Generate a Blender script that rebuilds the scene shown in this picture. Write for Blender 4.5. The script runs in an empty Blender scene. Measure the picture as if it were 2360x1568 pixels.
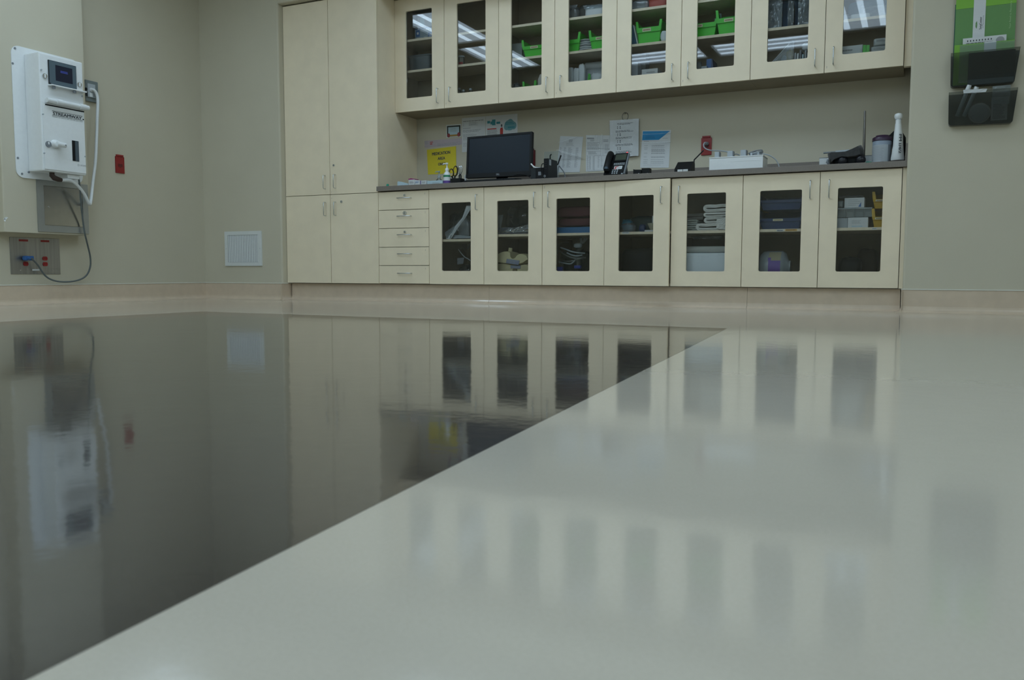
import bpy, bmesh, math, random
from mathutils import Vector, Matrix, noise
random.seed(7)
S = bpy.context.scene
COL = S.collection
PI = math.pi

# ------------------------------------------------------------------ camera
cam_d = bpy.data.cameras.new('camera')
cam_d.sensor_fit = 'HORIZONTAL'; cam_d.sensor_width = 36.0
cam_d.lens = 1957.45 / 2360 * 36
cam_d.clip_start = 0.02; cam_d.clip_end = 60
cam_d.dof.use_dof = True; cam_d.dof.focus_distance = 5.6; cam_d.dof.aperture_fstop = 10.0
cam = bpy.data.objects.new('camera', cam_d); COL.objects.link(cam)
yaw, pit, rol = 0.444, 0.0795, 0.0023
fw = Vector((-math.sin(yaw)*math.cos(pit), math.cos(yaw)*math.cos(pit), -math.sin(pit)))
r0 = Vector((math.cos(yaw), math.sin(yaw), 0)); u0 = r0.cross(fw)
rr = math.cos(rol)*r0 + math.sin(rol)*u0; uu = -math.sin(rol)*r0 + math.cos(rol)*u0
m = Matrix((rr, uu, -fw)).transposed().to_4x4(); m.translation = (3.955, -5.792, 0.240)
cam.matrix_world = m
S.camera = cam

# ------------------------------------------------------------------ world, exposure
w = bpy.data.worlds.new('world'); S.world = w; w.use_nodes = True
w.node_tree.nodes['Background'].inputs[0].default_value = (0.8, 0.9, 1.0, 1)
w.node_tree.nodes['Background'].inputs[1].default_value = 0.02
S.view_settings.view_transform = 'Standard'; S.view_settings.look = 'None'
S.view_settings.gamma = 1.0; S.view_settings.use_curve_mapping = False
S.view_settings.exposure = 0.42
TUBE = 12.3                     # radiance of the fluorescent tubes
CEIL = 2.9

# ------------------------------------------------------------------ materials
def lin(c):
    c = c/255.0
    return c/12.92 if c <= 0.04045 else ((c+0.055)/1.055)**2.4
MATS = {}
def mat(name, rgb, rough=0.5, metal=0.0, var=0.0, vscale=40.0, bump=0.0, bscale=120.0, coat=0.0, coat_r=0.1,
        spec=0.5, alpha=1.0, sheen=0.0, direct=False, stretch=None):
    if name in MATS: return MATS[name]
    mt = bpy.data.materials.new(name); mt.use_nodes = True; nt = mt.node_tree
    b = nt.nodes['Principled BSDF']
    col = tuple(rgb) if direct else tuple(lin(v) for v in rgb)
    b.inputs['Base Color'].default_value = (*col, 1)
    b.inputs['Roughness'].default_value = rough
    b.inputs['Metallic'].default_value = metal
    b.inputs['Coat Weight'].default_value = coat
    b.inputs['Coat Roughness'].default_value = coat_r
    b.inputs['Specular IOR Level'].default_value = spec
    b.inputs['Sheen Weight'].default_value = sheen
    b.inputs['Alpha'].default_value = alpha
    tc = nt.nodes.new('ShaderNodeTexCoord'); mp = nt.nodes.new('ShaderNodeMapping')
    nt.links.new(tc.outputs['Object'], mp.inputs[0])
    if stretch: mp.inputs['Scale'].default_value = stretch
    nz = nt.nodes.new('ShaderNodeTexNoise'); nz.inputs['Scale'].default_value = vscale; nz.inputs['Detail'].default_value = 4
    nt.links.new(mp.outputs[0], nz.inputs['Vector'])
    rp = nt.nodes.new('ShaderNodeValToRGB')
    v = max(var, 0.015)
    rp.color_ramp.elements[0].position = 0.3; rp.color_ramp.elements[1].position = 0.7
    rp.color_ramp.elements[0].color = (*[c*(1-v) for c in col], 1)
    rp.color_ramp.elements[1].color = (*[min(1, c*(1+v)) for c in col], 1)
    nt.links.new(nz.outputs[0], rp.inputs[0]); nt.links.new(rp.outputs[0], b.inputs['Base Color'])
    if bump:
        n2 = nt.nodes.new('ShaderNodeTexNoise'); n2.inputs['Scale'].default_value = bscale; n2.inputs['Detail'].default_value = 3
        nt.links.new(mp.outputs[0], n2.inputs['Vector'])
        bp = nt.nodes.new('ShaderNodeBump'); bp.inputs['Strength'].default_value = bump; bp.inputs['Distance'].default_value = 0.002
        nt.links.new(n2.outputs[0], bp.inputs['Height']); nt.links.new(bp.outputs[0], b.inputs['Normal'])
    MATS[name] = mt
    return mt
def glass_mat(name, tint=(0.9, 0.95, 0.93), ior=1.5, rough=0.0, haze=0.0, hazecol=(0.8, 0.85, 0.86)):
    if name in MATS: return MATS[name]
    mt = bpy.data.materials.new(name); mt.use_nodes = True; nt = mt.node_tree
    nt.nodes.remove(nt.nodes['Principled BSDF']); out = nt.nodes['Material Output']
    tr = nt.nodes.new('ShaderNodeBsdfTransparent'); tr.inputs[0].default_value = (*tint, 1)
    gl = nt.nodes.new('ShaderNodeBsdfGlossy'); gl.inputs['Roughness'].default_value = rough
    fr = nt.nodes.new('ShaderNodeFresnel'); fr.inputs[0].default_value = ior
    mx = nt.nodes.new('ShaderNodeMixShader')
    nt.links.new(fr.outputs[0], mx.inputs[0])
    src = tr
    if haze:
        df = nt.nodes.new('ShaderNodeBsdfDiffuse'); df.inputs[0].default_value = (*hazecol, 1)
        m2 = nt.nodes.new('ShaderNodeMixShader'); m2.inputs[0].default_value = haze
        nt.links.new(tr.outputs[0], m2.inputs[1]); nt.links.new(df.outputs[0], m2.inputs[2]); src = m2
    nt.links.new(src.outputs[0], mx.inputs[1]); nt.links.new(gl.outputs[0], mx.inputs[2])
    nt.links.new(mx.outputs[0], out.inputs[0])
    MATS[name] = mt
    return mt
def emit_mat(name, rgb, strength):
    mt = bpy.data.materials.new(name); mt.use_nodes = True; nt = mt.node_tree
    nt.nodes.remove(nt.nodes['Principled BSDF']); out = nt.nodes['Material Output']
    e = nt.nodes.new('ShaderNodeEmission'); e.inputs[0].default_value = (*rgb, 1); e.inputs[1].default_value = strength
    nt.links.new(e.outputs[0], out.inputs[0]); MATS[name] = mt
    return mt

def floor_mat(name, c1, c2, c3, rough, big=0.06, ior=1.58):
    """polished sheet vinyl: fine flecks in the colour, faint waviness in the polish"""
    mt = bpy.data.materials.new(name); mt.use_nodes = True; nt = mt.node_tree; b = nt.nodes['Principled BSDF']
    N, L = nt.nodes, nt.links
    tc = N.new('ShaderNodeTexCoord')
    n1 = N.new('ShaderNodeTexNoise'); n1.inputs['Scale'].default_value = 260; n1.inputs['Detail'].default_value = 2
    n2 = N.new('ShaderNodeTexVoronoi'); n2.inputs['Scale'].default_value = 330
    n3 = N.new('ShaderNodeTexNoise'); n3.inputs['Scale'].default_value = 1.3; n3.inputs['Detail'].default_value = 3
    for n in (n1, n2, n3): L.new(tc.outputs['Object'], n.inputs['Vector'])
    r1 = N.new('ShaderNodeValToRGB'); e = r1.color_ramp.elements
    e[0].position = 0.36; e[0].color = (*c1, 1); e[1].position = 0.64; e[1].color = (*c2, 1)
    L.new(n1.outputs[0], r1.inputs[0])
    r2 = N.new('ShaderNodeValToRGB'); e = r2.color_ramp.elements
    e[0].position = 0.78; e[0].color = (0, 0, 0, 1); e[1].position = 0.86; e[1].color = (1, 1, 1, 1)
    L.new(n2.outputs['Color'], r2.inputs[0])
    mx = N.new('ShaderNodeMix'); mx.data_type = 'RGBA'
    L.new(r2.outputs[0], mx.inputs[0]); L.new(r1.outputs[0], mx.inputs[6]); mx.inputs[7].default_value = (*c3, 1)
    hs = N.new('ShaderNodeMapRange'); hs.inputs[3].default_value = 1-big; hs.inputs[4].default_value = 1+big
    L.new(n3.outputs[0], hs.inputs[0])
    mul = N.new('ShaderNodeVectorMath'); mul.operation = 'SCALE'
    L.new(mx.outputs[2], mul.inputs[0]); L.new(hs.outputs[0], mul.inputs[3]); L.new(mul.outputs[0], b.inputs['Base Color'])
    b.inputs['Roughness'].default_value = 0.45
    b.inputs['Specular IOR Level'].default_value = 0.0
    b.inputs['Coat Weight'].default_value = 1.0; b.inputs['Coat IOR'].default_value = ior
    rr_ = N.new('ShaderNodeMapRange'); rr_.inputs[3].default_value = rough*0.8; rr_.inputs[4].default_value = rough*1.3
    L.new(n3.outputs[0], rr_.inputs[0]); L.new(rr_.outputs[0], b.inputs['Coat Roughness'])
    w1 = N.new('ShaderNodeTexNoise'); w1.inputs['Scale'].default_value = 22; w1.inputs['Detail'].default_value = 2
    w2 = N.new('ShaderNodeTexNoise'); w2.inputs['Scale'].default_value = 4.5; w2.inputs['Detail'].default_value = 1
    L.new(tc.outputs['Object'], w1.inputs['Vector']); L.new(tc.outputs['Object'], w2.inputs['Vector'])
    ad = N.new('ShaderNodeMath'); ad.operation = 'MULTIPLY_ADD'; ad.inputs[1].default_value = 2.5
    L.new(w2.outputs[0], ad.inputs[0]); L.new(w1.outputs[0], ad.inputs[2])
    bp = N.new('ShaderNodeBump'); bp.inputs['Strength'].default_value = 0.5; bp.inputs['Distance'].default_value = 0.00035
    L.new(ad.outputs[0], bp.inputs['Height']); L.new(bp.outputs[0], b.inputs['Coat Normal'])
    MATS[name] = mt
    return mt

LAM = mat('cream_laminate', (0.83, 0.715, 0.525), 0.42, var=0.03, vscale=9, direct=True, bump=0.05, bscale=300)
LAMIN = mat('shaded_interior_cream', (0.30, 0.25, 0.17), 0.6, var=0.05, vscale=12, direct=True)  # cream darkened in the colour for the shade inside the cabinets
SHELF = mat('shelf_edge_maple', (0.80, 0.69, 0.51), 0.45, var=0.06, vscale=30, direct=True)
WALL = mat('wall_paint_beige', (0.56, 0.515, 0.395), 0.7, var=0.02, vscale=3, direct=True, bump=0.12, bscale=180)
CEILM = mat('ceiling_tile', (0.72, 0.72, 0.69), 0.8, var=0.03, vscale=60, direct=True)
COVE = mat('cove_base_vinyl', (0.63, 0.505, 0.375), 0.35, var=0.05, vscale=14, direct=True, coat=0.8, coat_r=0.10)
SEAM = mat('cove_seam_caulk', (0.10, 0.085, 0.065), 0.8, direct=True)
CAP = mat('cove_cap_strip', (0.62, 0.60, 0.52), 0.5, direct=True)
COUNTER = mat('counter_laminate_taupe', (0.20, 0.172, 0.145), 0.45, var=0.10, vscale=220, direct=True)
FLOORM = floor_mat('floor_vinyl_beige', (0.422, 0.383, 0.315), (0.440, 0.398, 0.330), (0.438, 0.396, 0.328), 0.09)
INLAYM = floor_mat('floor_vinyl_charcoal', (0.036, 0.032, 0.028), (0.056, 0.050, 0.044), (0.053, 0.047, 0.041), 0.068, 0.08, 1.7)
CHROME = mat('brushed_chrome', (0.62, 0.64, 0.65), 0.25, 1.0, direct=True)
STEEL = mat('brushed_stainless', (0.36, 0.36, 0.35), 0.38, 1.0, var=0.15, vscale=60, direct=True, stretch=(1, 1, 0.03))
STEELB = mat('satin_steel_door', (0.46, 0.46, 0.44), 0.22, 1.0, var=0.06, vscale=20, direct=True)
WHITE = mat('white_powder_coat', (0.78, 0.80, 0.80), 0.38, direct=True)
WPLAS = mat('white_plastic', (0.74, 0.76, 0.76), 0.35, direct=True)
VENTM = mat('white_painted_metal', (0.66, 0.68, 0.66), 0.4, direct=True)
PAPER = mat('white_paper', (0.66, 0.68, 0.68), 0.75, direct=True)
INK = mat('printer_ink', (0.07, 0.075, 0.08), 0.8, direct=True)
INKG = mat('grey_ink', (0.33, 0.34, 0.35), 0.8, direct=True)
TEALINK = mat('teal_ink', (0.06, 0.26, 0.30), 0.8, direct=True)
REDINK = mat('red_ink', (0.50, 0.06, 0.05), 0.8, direct=True)
PINKP = mat('pale_pink_paper', (0.50, 0.43, 0.46), 0.8, direct=True)
YELLOW = mat('yellow_paper', (0.72, 0.60, 0.035), 0.75, direct=True)
BLUEP = mat('blue_print', (0.02, 0.26, 0.55), 0.6, direct=True)
SLEEVE = glass_mat('clear_sleeve_film', (0.99, 0.99, 0.99), 1.22, 0.06, 0.04, (0.9, 0.92, 0.93))
TAPE = glass_mat('clear_tape', (0.985, 0.99, 0.99), 1.5, 0.20, 0.10, (0.9, 0.93, 0.95))
BLACK = mat('black_plastic', (0.011, 0.012, 0.013), 0.5, direct=True, spec=0.22)
BLACKM = mat('black_matte', (0.009, 0.010, 0.011), 0.6, direct=True, spec=0.2)
DGREY = mat('dark_grey_plastic', (0.019, 0.024, 0.027), 0.5, direct=True, spec=0.3)
MGREY = mat('mid_grey_plastic', (0.20, 0.22, 0.24), 0.45, direct=True)
LGREY = mat('light_grey_plastic', (0.40, 0.44, 0.47), 0.45, direct=True)
SCREEN = mat('dark_lcd_glass', (0.014, 0.021, 0.030), 0.32, direct=True, spec=0.18)
LCDG = mat('green_grey_lcd', (0.06, 0.075, 0.055), 0.3, direct=True)
REDP = mat('red_outlet_plastic', (0.27, 0.012, 0.012), 0.4, direct=True)
DRED = mat('dark_red_plastic', (0.13, 0.008, 0.009), 0.45, direct=True)
BLUEPL = mat('blue_plastic', (0.03, 0.12, 0.34), 0.4, direct=True)
NAVY = mat('navy_plastic', (0.018, 0.045, 0.13), 0.4, direct=True)
GREEN = mat('green_bin_plastic', (0.055, 0.52, 0.03), 0.35, direct=True)
LIME = mat('lime_card', (0.19, 0.45, 0.035), 0.5, direct=True)
LIMED = mat('mid_green_card', (0.115, 0.27, 0.075), 0.5, direct=True)
DKGREEN = mat('dark_green_card', (0.005, 0.10, 0.07), 0.4, direct=True)
CREAMPL = mat('cream_rubber', (0.62, 0.56, 0.33), 0.55, direct=True)
PURPLE = mat('purple_label', (0.12, 0.06, 0.30), 0.5, direct=True)
GRNLAB = mat('green_label', (0.03, 0.24, 0.11), 0.5, direct=True)
PLUM = mat('dark_plum_lid', (0.035, 0.014, 0.04), 0.4, direct=True)
TEAL = mat('teal_cloth', (0.02, 0.30, 0.20), 0.8, direct=True)
CLOTH = mat('white_towel', (0.68, 0.68, 0.64), 0.95, var=0.06, vscale=60, direct=True, bump=0.5, bscale=400, sheen=0.3)
BEIGECL = mat('beige_cloth', (0.48, 0.45, 0.40), 0.9, direct=True)
PALEBL = mat('pale_blue_card', (0.46, 0.60, 0.66), 0.6, direct=True)
YELBIN = mat('yellow_bin_plastic', (0.55, 0.34, 0.02), 0.45, direct=True)
ORANGE = mat('orange_foam', (0.45, 0.20, 0.05), 0.7, direct=True)
BROWN = mat('dark_brown_rubber', (0.035, 0.018, 0.012), 0.4, direct=True)
FABRIC = mat('charcoal_fabric', (0.045, 0.045, 0.045), 0.9, var=0.15, vscale=60, direct=True, bump=0.4, bscale=500, sheen=0.2)
MAROON = mat('maroon_fabric', (0.10, 0.03, 0.035), 0.85, var=0.1, vscale=20, direct=True)
GLASS = glass_mat('cabinet_glass', (0.975, 0.985, 0.98), 1.42, 0.012)
CLEARP = glass_mat('clear_plastic', (0.90, 0.93, 0.93), 1.45, 0.08, 0.12, (0.6, 0.66, 0.68))
POLY = glass_mat('clear_poly_bag', (0.80, 0.84, 0.86), 1.5, 0.12, 0.20, (0.55, 0.62, 0.66))
POLYD = glass_mat('dark_poly_bag', (0.60, 0.66, 0.68), 1.5, 0.1, 0.15, (0.10, 0.13, 0.14))
FROST = glass_mat('frosted_plastic', (0.7, 0.75, 0.76), 1.45, 0.3, 0.55, (0.5, 0.57, 0.6))
SMOKE = glass_mat('smoked_plastic', (0.70, 0.715, 0.69), 1.40, 0.12, 0.12, (0.07, 0.08, 0.075))
TUBEM = emit_mat('fluorescent_tube', (0.82, 1.055, 1.26), TUBE*0.55)
LENSM = emit_mat('light_diffuser', (0.82, 1.055, 1.26), TUBE*0.20)
LEDRED = emit_mat('red_indicator', (1.0, 0.12, 0.15), 0.9)
LCDTXT = emit_mat('blue_screen_text', (0.08, 0.12, 0.5), 0.35)

# ------------------------------------------------------------------ mesh builder
class MB:
    def __init__(s): s.v = []; s.f = []; s.smooth = set(); s.mi = {}; s.cur = 0
    def add(s, vs, fs, smooth=False):
        o = len(s.v); s.v += [tuple(p) for p in vs]
        for f in fs:
            if smooth: s.smooth.add(len(s.f))
            if s.cur: s.mi[len(s.f)] = s.cur
            s.f.append(tuple(i+o for i in f))
        return s
    def use(s, k): s.cur = k; return s
    def box(s, x0, x1, y0, y1, z0, z1, b=0.0):
        x0, x1 = min(x0, x1), max(x0, x1); y0, y1 = min(y0, y1), max(y0, y1); z0, z1 = min(z0, z1), max(z0, z1)
        if b <= 0:
            vs = [(x, y, z) for z in (z0, z1) for y in (y0, y1) for x in (x0, x1)]
            return s.add(vs, [(0, 2, 3, 1), (4, 5, 7, 6), (0, 1, 5, 4), (2, 6, 7, 3), (0, 4, 6, 2), (1, 3, 7, 5)])
        bm = bmesh.new(); bmesh.ops.create_cube(bm, size=1)
        for v in bm.verts: v.co = Vector(((x0+x1)/2+v.co.x*(x1-x0), (y0+y1)/2+v.co.y*(y1-y0), (z0+z1)/2+v.co.z*(z1-z0)))
        b = min(b, 0.45*min(x1-x0, y1-y0, z1-z0))
        bmesh.ops.bevel(bm, geom=bm.edges[:], offset=b, segments=2, affect='EDGES', profile=0.6)
        return s.bm(bm)
    def bm(s, bm, smooth=False):
        bm.verts.index_update()
        s.add([v.co[:] for v in bm.verts], [[v.index for v in f.verts] for f in bm.faces], smooth); bm.free(); return s
    def loft(s, rings, cap=True, smooth=True, closed=True):
        n = len(rings[0]); o = []
        vs = [p for r in rings for p in r]; fs = []
        for i in range(len(rings)-1):
            for j in range(n if closed else n-1):
                k = (j+1) % n
                fs.append((i*n+j, i*n+k, (i+1)*n+k, (i+1)*n+j))
        s.add(vs, fs, smooth)
        if cap:
            s.add(rings[0], [tuple(range(n-1, -1, -1))]); s.add(rings[-1], [tuple(range(n))])
        return s
    def tube(s, pts, r, n=8, cap=True, smoothpath=0):
        P = [Vector(p) for p in pts]
        if smoothpath:
            Q = []
            for i in range(len(P)-1):
                p0 = P[max(i-1, 0)]; p1 = P[i]; p2 = P[i+1]; p3 = P[min(i+2, len(P)-1)]
                for k in range(smoothpath):
                    t = k/smoothpath
                    Q.append(0.5*((2*p1)+(p2-p0)*t+(2*p0-5*p1+4*p2-p3)*t*t+(3*p1-p0-3*p2+p3)*t**3))
            Q.append(P[-1]); P = Q
        R = r if isinstance(r, (list, tuple)) else [r]*len(P)
        rings = []; prev = None
        for i, p in enumerate(P):
            d = (P[min(i+1, len(P)-1)]-P[max(i-1, 0)]).normalized()
            if prev is None:
                a = Vector((0, 0, 1)) if abs(d.z) < 0.9 else Vector((1, 0, 0))
                e1 = d.cross(a).normalized()
            else:
                e1 = (prev-d*prev.dot(d)).normalized()
            prev = e1; e2 = d.cross(e1)
            rings.append([tuple(p+(e1*math.cos(2*PI*j/n)+e2*math.sin(2*PI*j/n))*R[i]) for j in range(n)])
        return s.loft(rings, cap)
    def cyl(s, p0, p1, r, n=20, r1=None): return s.tube([p0, p1], [r, r if r1 is None else r1], n)
    def lathe(s, prof, c, n=24, axis='z'):
        rings = []
        for (r, h) in prof:
            ring = []
            for j in range(n):
                a = 2*PI*j/n; x, y = r*math.cos(a), r*math.sin(a)
                ring.append({'z': (c[0]+x, c[1]+y, c[2]+h), 'y': (c[0]+x, c[1]+h, c[2]-y), 'x': (c[0]+h, c[1]+x, c[2]+y)}[axis])
            rings.append(ring)
        return s.loft(rings)
    def prism(s, poly, a0, a1, axis='y'):
        """poly in the plane across the axis: axis y -> (x,z), axis x -> (y,z), axis z -> (x,y)"""
        def P(p, a): return {'y': (p[0], a, p[1]), 'x': (a, p[0], p[1]), 'z': (p[0], p[1], a)}[axis]
        n = len(poly); vs = [P(p, a0) for p in poly]+[P(p, a1) for p in poly]
        fs = [tuple(range(n)), tuple(range(2*n-1, n-1, -1))]+[(i, i+n, (i+1) % n+n, (i+1) % n) for i in range(n)]
        return s.add(vs, fs)
    def frame(s, X0, X1, Z0, Z1, x0, x1, z0, z1, y0, y1, r=0.0, axis='y'):
        """flat ring: outer rectangle with a (rounded) rectangular opening, between two depths"""
        inner = rrect(x0, x1, z0, z1, r, 4 if r else 0)
        outer = [(X0, Z0), (X1, Z0), (X1, Z1), (X0, Z1)]
        bm = bmesh.new()
        def P(p, a): return {'y': (p[0], a, p[1]), 'x': (a, p[0], p[1])}[axis]
        def loop(pts):
            vs = [bm.verts.new(P(p, y0)) for p in pts]
            return [bm.edges.new((vs[i], vs[(i+1) % len(vs)])) for i in range(len(vs))]
        e = loop(outer)+loop(inner)
        bmesh.ops.triangle_fill(bm, use_beauty=True, edges=e)
        g = bmesh.ops.extrude_face_region(bm, geom=bm.faces[:])
        d = Vector(P((0, 0), y1-y0))-Vector(P((0, 0), 0))
        for el in g['geom']:
            if isinstance(el, bmesh.types.BMVert): el.co += d
        bmesh.ops.recalc_face_normals(bm, faces=bm.faces[:])
        return s.bm(bm)
    def xf(s, M):
        s.v = [tuple(M @ Vector(p)) for p in s.v]; return s
    def build(s, name, mats, parent=None, shift=None):
        me = bpy.data.meshes.new(name)
        off = Vector((0, 0, 0))
        q = parent
        while q is not None: off += Vector(q.location); q = q.parent
        if shift: off = off + Vector(shift)
        me.from_pydata([tuple(Vector(p)-off) for p in s.v], [], s.f); me.update()
        if not isinstance(mats, (list, tuple)): mats = [mats]
        for mm in mats: me.materials.append(mm)
        for i, p in enumerate(me.polygons):
            p.use_smooth = i in s.smooth
            if i in s.mi: p.material_index = s.mi[i]
        bm = bmesh.new(); bm.from_mesh(me); bmesh.ops.recalc_face_normals(bm, faces=bm.faces[:]); bm.to_mesh(me); bm.free()
        o = bpy.data.objects.new(name, me); COL.objects.link(o)
        if parent is not None: o.parent = parent
        if shift: o.location = shift
        return o
def rrect(x0, x1, z0, z1, r, n=4):
    if r <= 0: return [(x0, z0), (x1, z0), (x1, z1), (x0, z1)]
    out = []
    for cx, cz, a in ((x0+r, z0+r, PI), (x1-r, z0+r, 1.5*PI), (x1-r, z1-r, 0), (x0+r, z1-r, 0.5*PI)):
        for k in range(n+1):
            t = a+0.5*PI*k/n; out.append((cx+r*math.cos(t), cz+r*math.sin(t)))
    return out

def thing(name, label, cat, loc, group=None):
    o = bpy.data.objects.new(name, None); o.empty_display_size = 0.05; COL.objects.link(o)
    o.location = loc; tag(o, label, cat, group); return o
def tag(o, label, cat, group=None):
    o['label'] = label; o['category'] = cat
    if group: o['group'] = group
    return o
def solo(name, mb, mats, label, cat, group=None):
    """a thing that is one mesh, origin at the middle of its base"""
    xs = [p[0] for p in mb.v]; ys = [p[1] for p in mb.v]; zs = [p[2] for p in mb.v]
    c = ((min(xs)+max(xs))/2, (min(ys)+max(ys))/2, min(zs))
    return tag(mb.build(name, mats, None, c), label, cat, group)
def struct(name, mb, mats, parent=None):
    o = mb.build(name, mats, parent)
    if parent is None: o['kind'] = 'structure'
    return o

# text -> flat mesh polygons, scaled into the unit square
_tc = {}
def text_polys(s, bold=0.0):
    if (s, bold) in _tc: return _tc[(s, bold)]
    cu = bpy.data.curves.new('t', 'FONT'); cu.body = s; cu.resolution_u = 3; cu.fill_mode = 'FRONT'; cu.offset = bold
    o = bpy.data.objects.new('t', cu); COL.objects.link(o)
    dg = bpy.context.evaluated_depsgraph_get(); dg.update()
    me = bpy.data.meshes.new_from_object(o.evaluated_get(dg))
    vs = [v.co.copy() for v in me.vertices]; fs = [tuple(p.vertices) for p in me.polygons]
    bpy.data.objects.remove(o); bpy.data.curves.remove(cu); bpy.data.meshes.remove(me)
    x0 = min(v.x for v in vs); x1 = max(v.x for v in vs); y0 = min(v.y for v in vs); y1 = max(v.y for v in vs)
    r = ([((v.x-x0)/(x1-x0), (v.y-y0)/(y1-y0)) for v in vs], fs, (x1-x0)/(y1-y0))
    _tc[(s, bold)] = r
    return r
class Patch:
    """a flat four-cornered face (top-left, top-right, bottom-right, bottom-left seen from the front)"""
    def __init__(s, tl, tr, br, bl):
        s.c = [Vector(p) for p in (tl, tr, br, bl)]
        s.n = (s.c[3]-s.c[0]).cross(s.c[1]-s.c[0]).normalized()
    def pt(s, u, v, off=0.0):
        a = s.c[0].lerp(s.c[1], u); b = s.c[3].lerp(s.c[2], u)
        return a.lerp(b, v)+s.n*off
    def rect(s, mb, u0, v0, u1, v1, off=0.0012):
        return mb.add([s.pt(u0, v1, off), s.pt(u1, v1, off), s.pt(u1, v0, off), s.pt(u0, v0, off)], [(0, 1, 2, 3)])
    def slab(s, mb, u0, v0, u1, v1, o0, o1):
        vs = [s.pt(u, v, o) for o in (o0, o1) for (u, v) in ((u0, v1), (u1, v1), (u1, v0), (u0, v0))]
        return mb.add(vs, [(3, 2, 1, 0), (4, 5, 6, 7), (0, 1, 5, 4), (1, 2, 6, 5), (2, 3, 7, 6), (3, 0, 4, 7)])
    def poly(s, mb, pts, off=0.0012):
        return mb.add([s.pt(u, v, off) for u, v in pts], [tuple(range(len(pts)))])
    def disc(s, mb, u, v, ru, rv, off=0.0012, n=14):
        return s.poly(mb, [(u+ru*math.cos(2*PI*k/n), v+rv*math.sin(2*PI*k/n)) for k in range(n)], off)
    def text(s, mb, t, u0, v0, u1, v1, off=0.0014, turn=0, bold=0.0):
        vs, fs, asp = text_polys(t)
        if bold:
            k_ = bold*abs(u1-u0)/max(1, len(t))
            for du, dv in ((-k_, 0), (k_, 0), (0, bold*0.35*(v1-v0)), (0, -bold*0.35*(v1-v0))): s.text(mb, t, u0+du, v0+dv, u1+du, v1+dv, off+0.00002*(1+du*1e3 % 3), turn)
        q = []
        for x, y in vs:
            if turn == 1: x, y = 1-y, x          # reads upwards
            if turn == -1: x, y = y, 1-x         # reads downwards
            q.append(s.pt(u0+(u1-u0)*x, v1+(v0-v1)*y, off))
        return mb.add(q, fs)
    def lines(s, mb, u0, u1, v0, v1, n, h=0.35, rag=0.3, rnd=None, words=True, off=0.0012):
        R = rnd or random
        for i in range(n):
            v = v0+(v1-v0)*i/max(1, n); hh = (v1-v0)/max(1, n)*h
            ue = u1-(u1-u0)*rag*R.random(); u = u0
            while u < ue-0.01:
                L = min((u1-u0)*(0.06+0.12*R.random()), ue-u) if words else ue-u
                s.rect(mb, u, v, u+L, v+hh, off); u += L+(u1-u0)*0.02
        return mb

def blob(x0, x1, y0, y1, z0, z1, seed=0, amp=0.25, e=0.7, nu=18, nv=12, freq=2.2):
    """a soft lumpy body that fills the given box (bags, cloth bundles)"""
    mb = MB(); c = Vector(((x0+x1)/2, (y0+y1)/2, (z0+z1)/2)); h = Vector(((x1-x0)/2, (y1-y0)/2, (z1-z0)/2))
    sg = lambda a, p: math.copysign(abs(a)**p, a)
    rings = []
    for i in range(1, nv):
        ph = -PI/2+PI*i/nv; ring = []
        for j in range(nu):
            th = 2*PI*j/nu
            d = Vector((sg(math.cos(ph), e)*sg(math.cos(th), e), sg(math.cos(ph), e)*sg(math.sin(th), e), sg(math.sin(ph), e)))
            k = 1-amp*(0.5+0.5*noise.noise(d*freq+Vector((seed*7.3, seed*3.1, seed*1.7))))-amp*0.4*(0.5+0.5*noise.noise(d*freq*3+Vector((seed, 0, 9))))
            p = Vector((d.x*h.x*k, d.y*h.y*k, d.z*h.z*(k if d.z > 0 else 1)))
            ring.append(tuple(c+p))
        rings.append(ring)
    return mb.loft(rings)
def crumple(tl, tr, br, bl, seed=0, amp=0.01, nu=12, nv=12, thick=0.0008):
    """a creased sheet of film or cloth hanging between four corners"""
    mb = MB(); c = [Vector(p) for p in (tl, tr, br, bl)]
    n = (c[3]-c[0]).cross(c[1]-c[0]).normalized()
    vs = []
    for k in (0, 1):
        for i in range(nv+1):
            for j in range(nu+1):
                u, v = j/nu, i/nv
                p = c[0].lerp(c[1], u).lerp(c[3].lerp(c[2], u), v)
                d = abs(noise.noise(Vector((u*4.1+seed, v*4.3, seed*2.0))))*2-0.5+0.4*noise.noise(Vector((u*11, v*9+seed, 3)))
                vs.append(p+n*(amp*d+k*thick))
    o = (nu+1)*(nv+1); fs = []
    for i in range(nv):
        for j in range(nu):
            a = i*(nu+1)+j
            fs.append((a, a+1, a+nu+2, a+nu+1)); fs.append((o+a+nu+1, o+a+nu+2, o+a+1, o+a))
    return mb.add(vs, fs)
# ------------------------------------------------------------------ room shell
XL, XR, YB, YF = -1.825, 6.3, -0.06, -7.8      # left wall, right wall, back wall face, wall behind the camera
AX0, AX1, AY, AZ = -0.945, 3.875, 0.60, 2.47   # the cabinet alcove
fl = struct('floor', MB().box(XL-0.12, XR+0.12, YF-0.12, 0.72, -0.06, 0.0), FLOORM)
inl = MB().prism([(0.063, -1.975), (3.2195, -2.072), (3.4903, -5.4797), (3.60, -6.86), (-0.075, -6.80)], -0.002, 0.0003, 'z')
struct('inlay', inl, INLAYM, fl)
struct('ceiling', MB().box(XL-0.12, XR+0.12, YF-0.12, 0.72, CEIL, CEIL+0.1), CEILM)
def arc(cx, cy, r, a0, a1, n=5): return [(cx+r*math.cos(a0+(a1-a0)*k/n), cy+r*math.sin(a0+(a1-a0)*k/n)) for k in range(n+1)]
wb = MB()
wb.prism([(XL-0.12, YB), ]+arc(AX0-0.014, YB+0.014, 0.014, -PI/2, 0)+[(AX0, 0.72), (XL-0.12, 0.72)], 0, CEIL, 'z')
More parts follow.
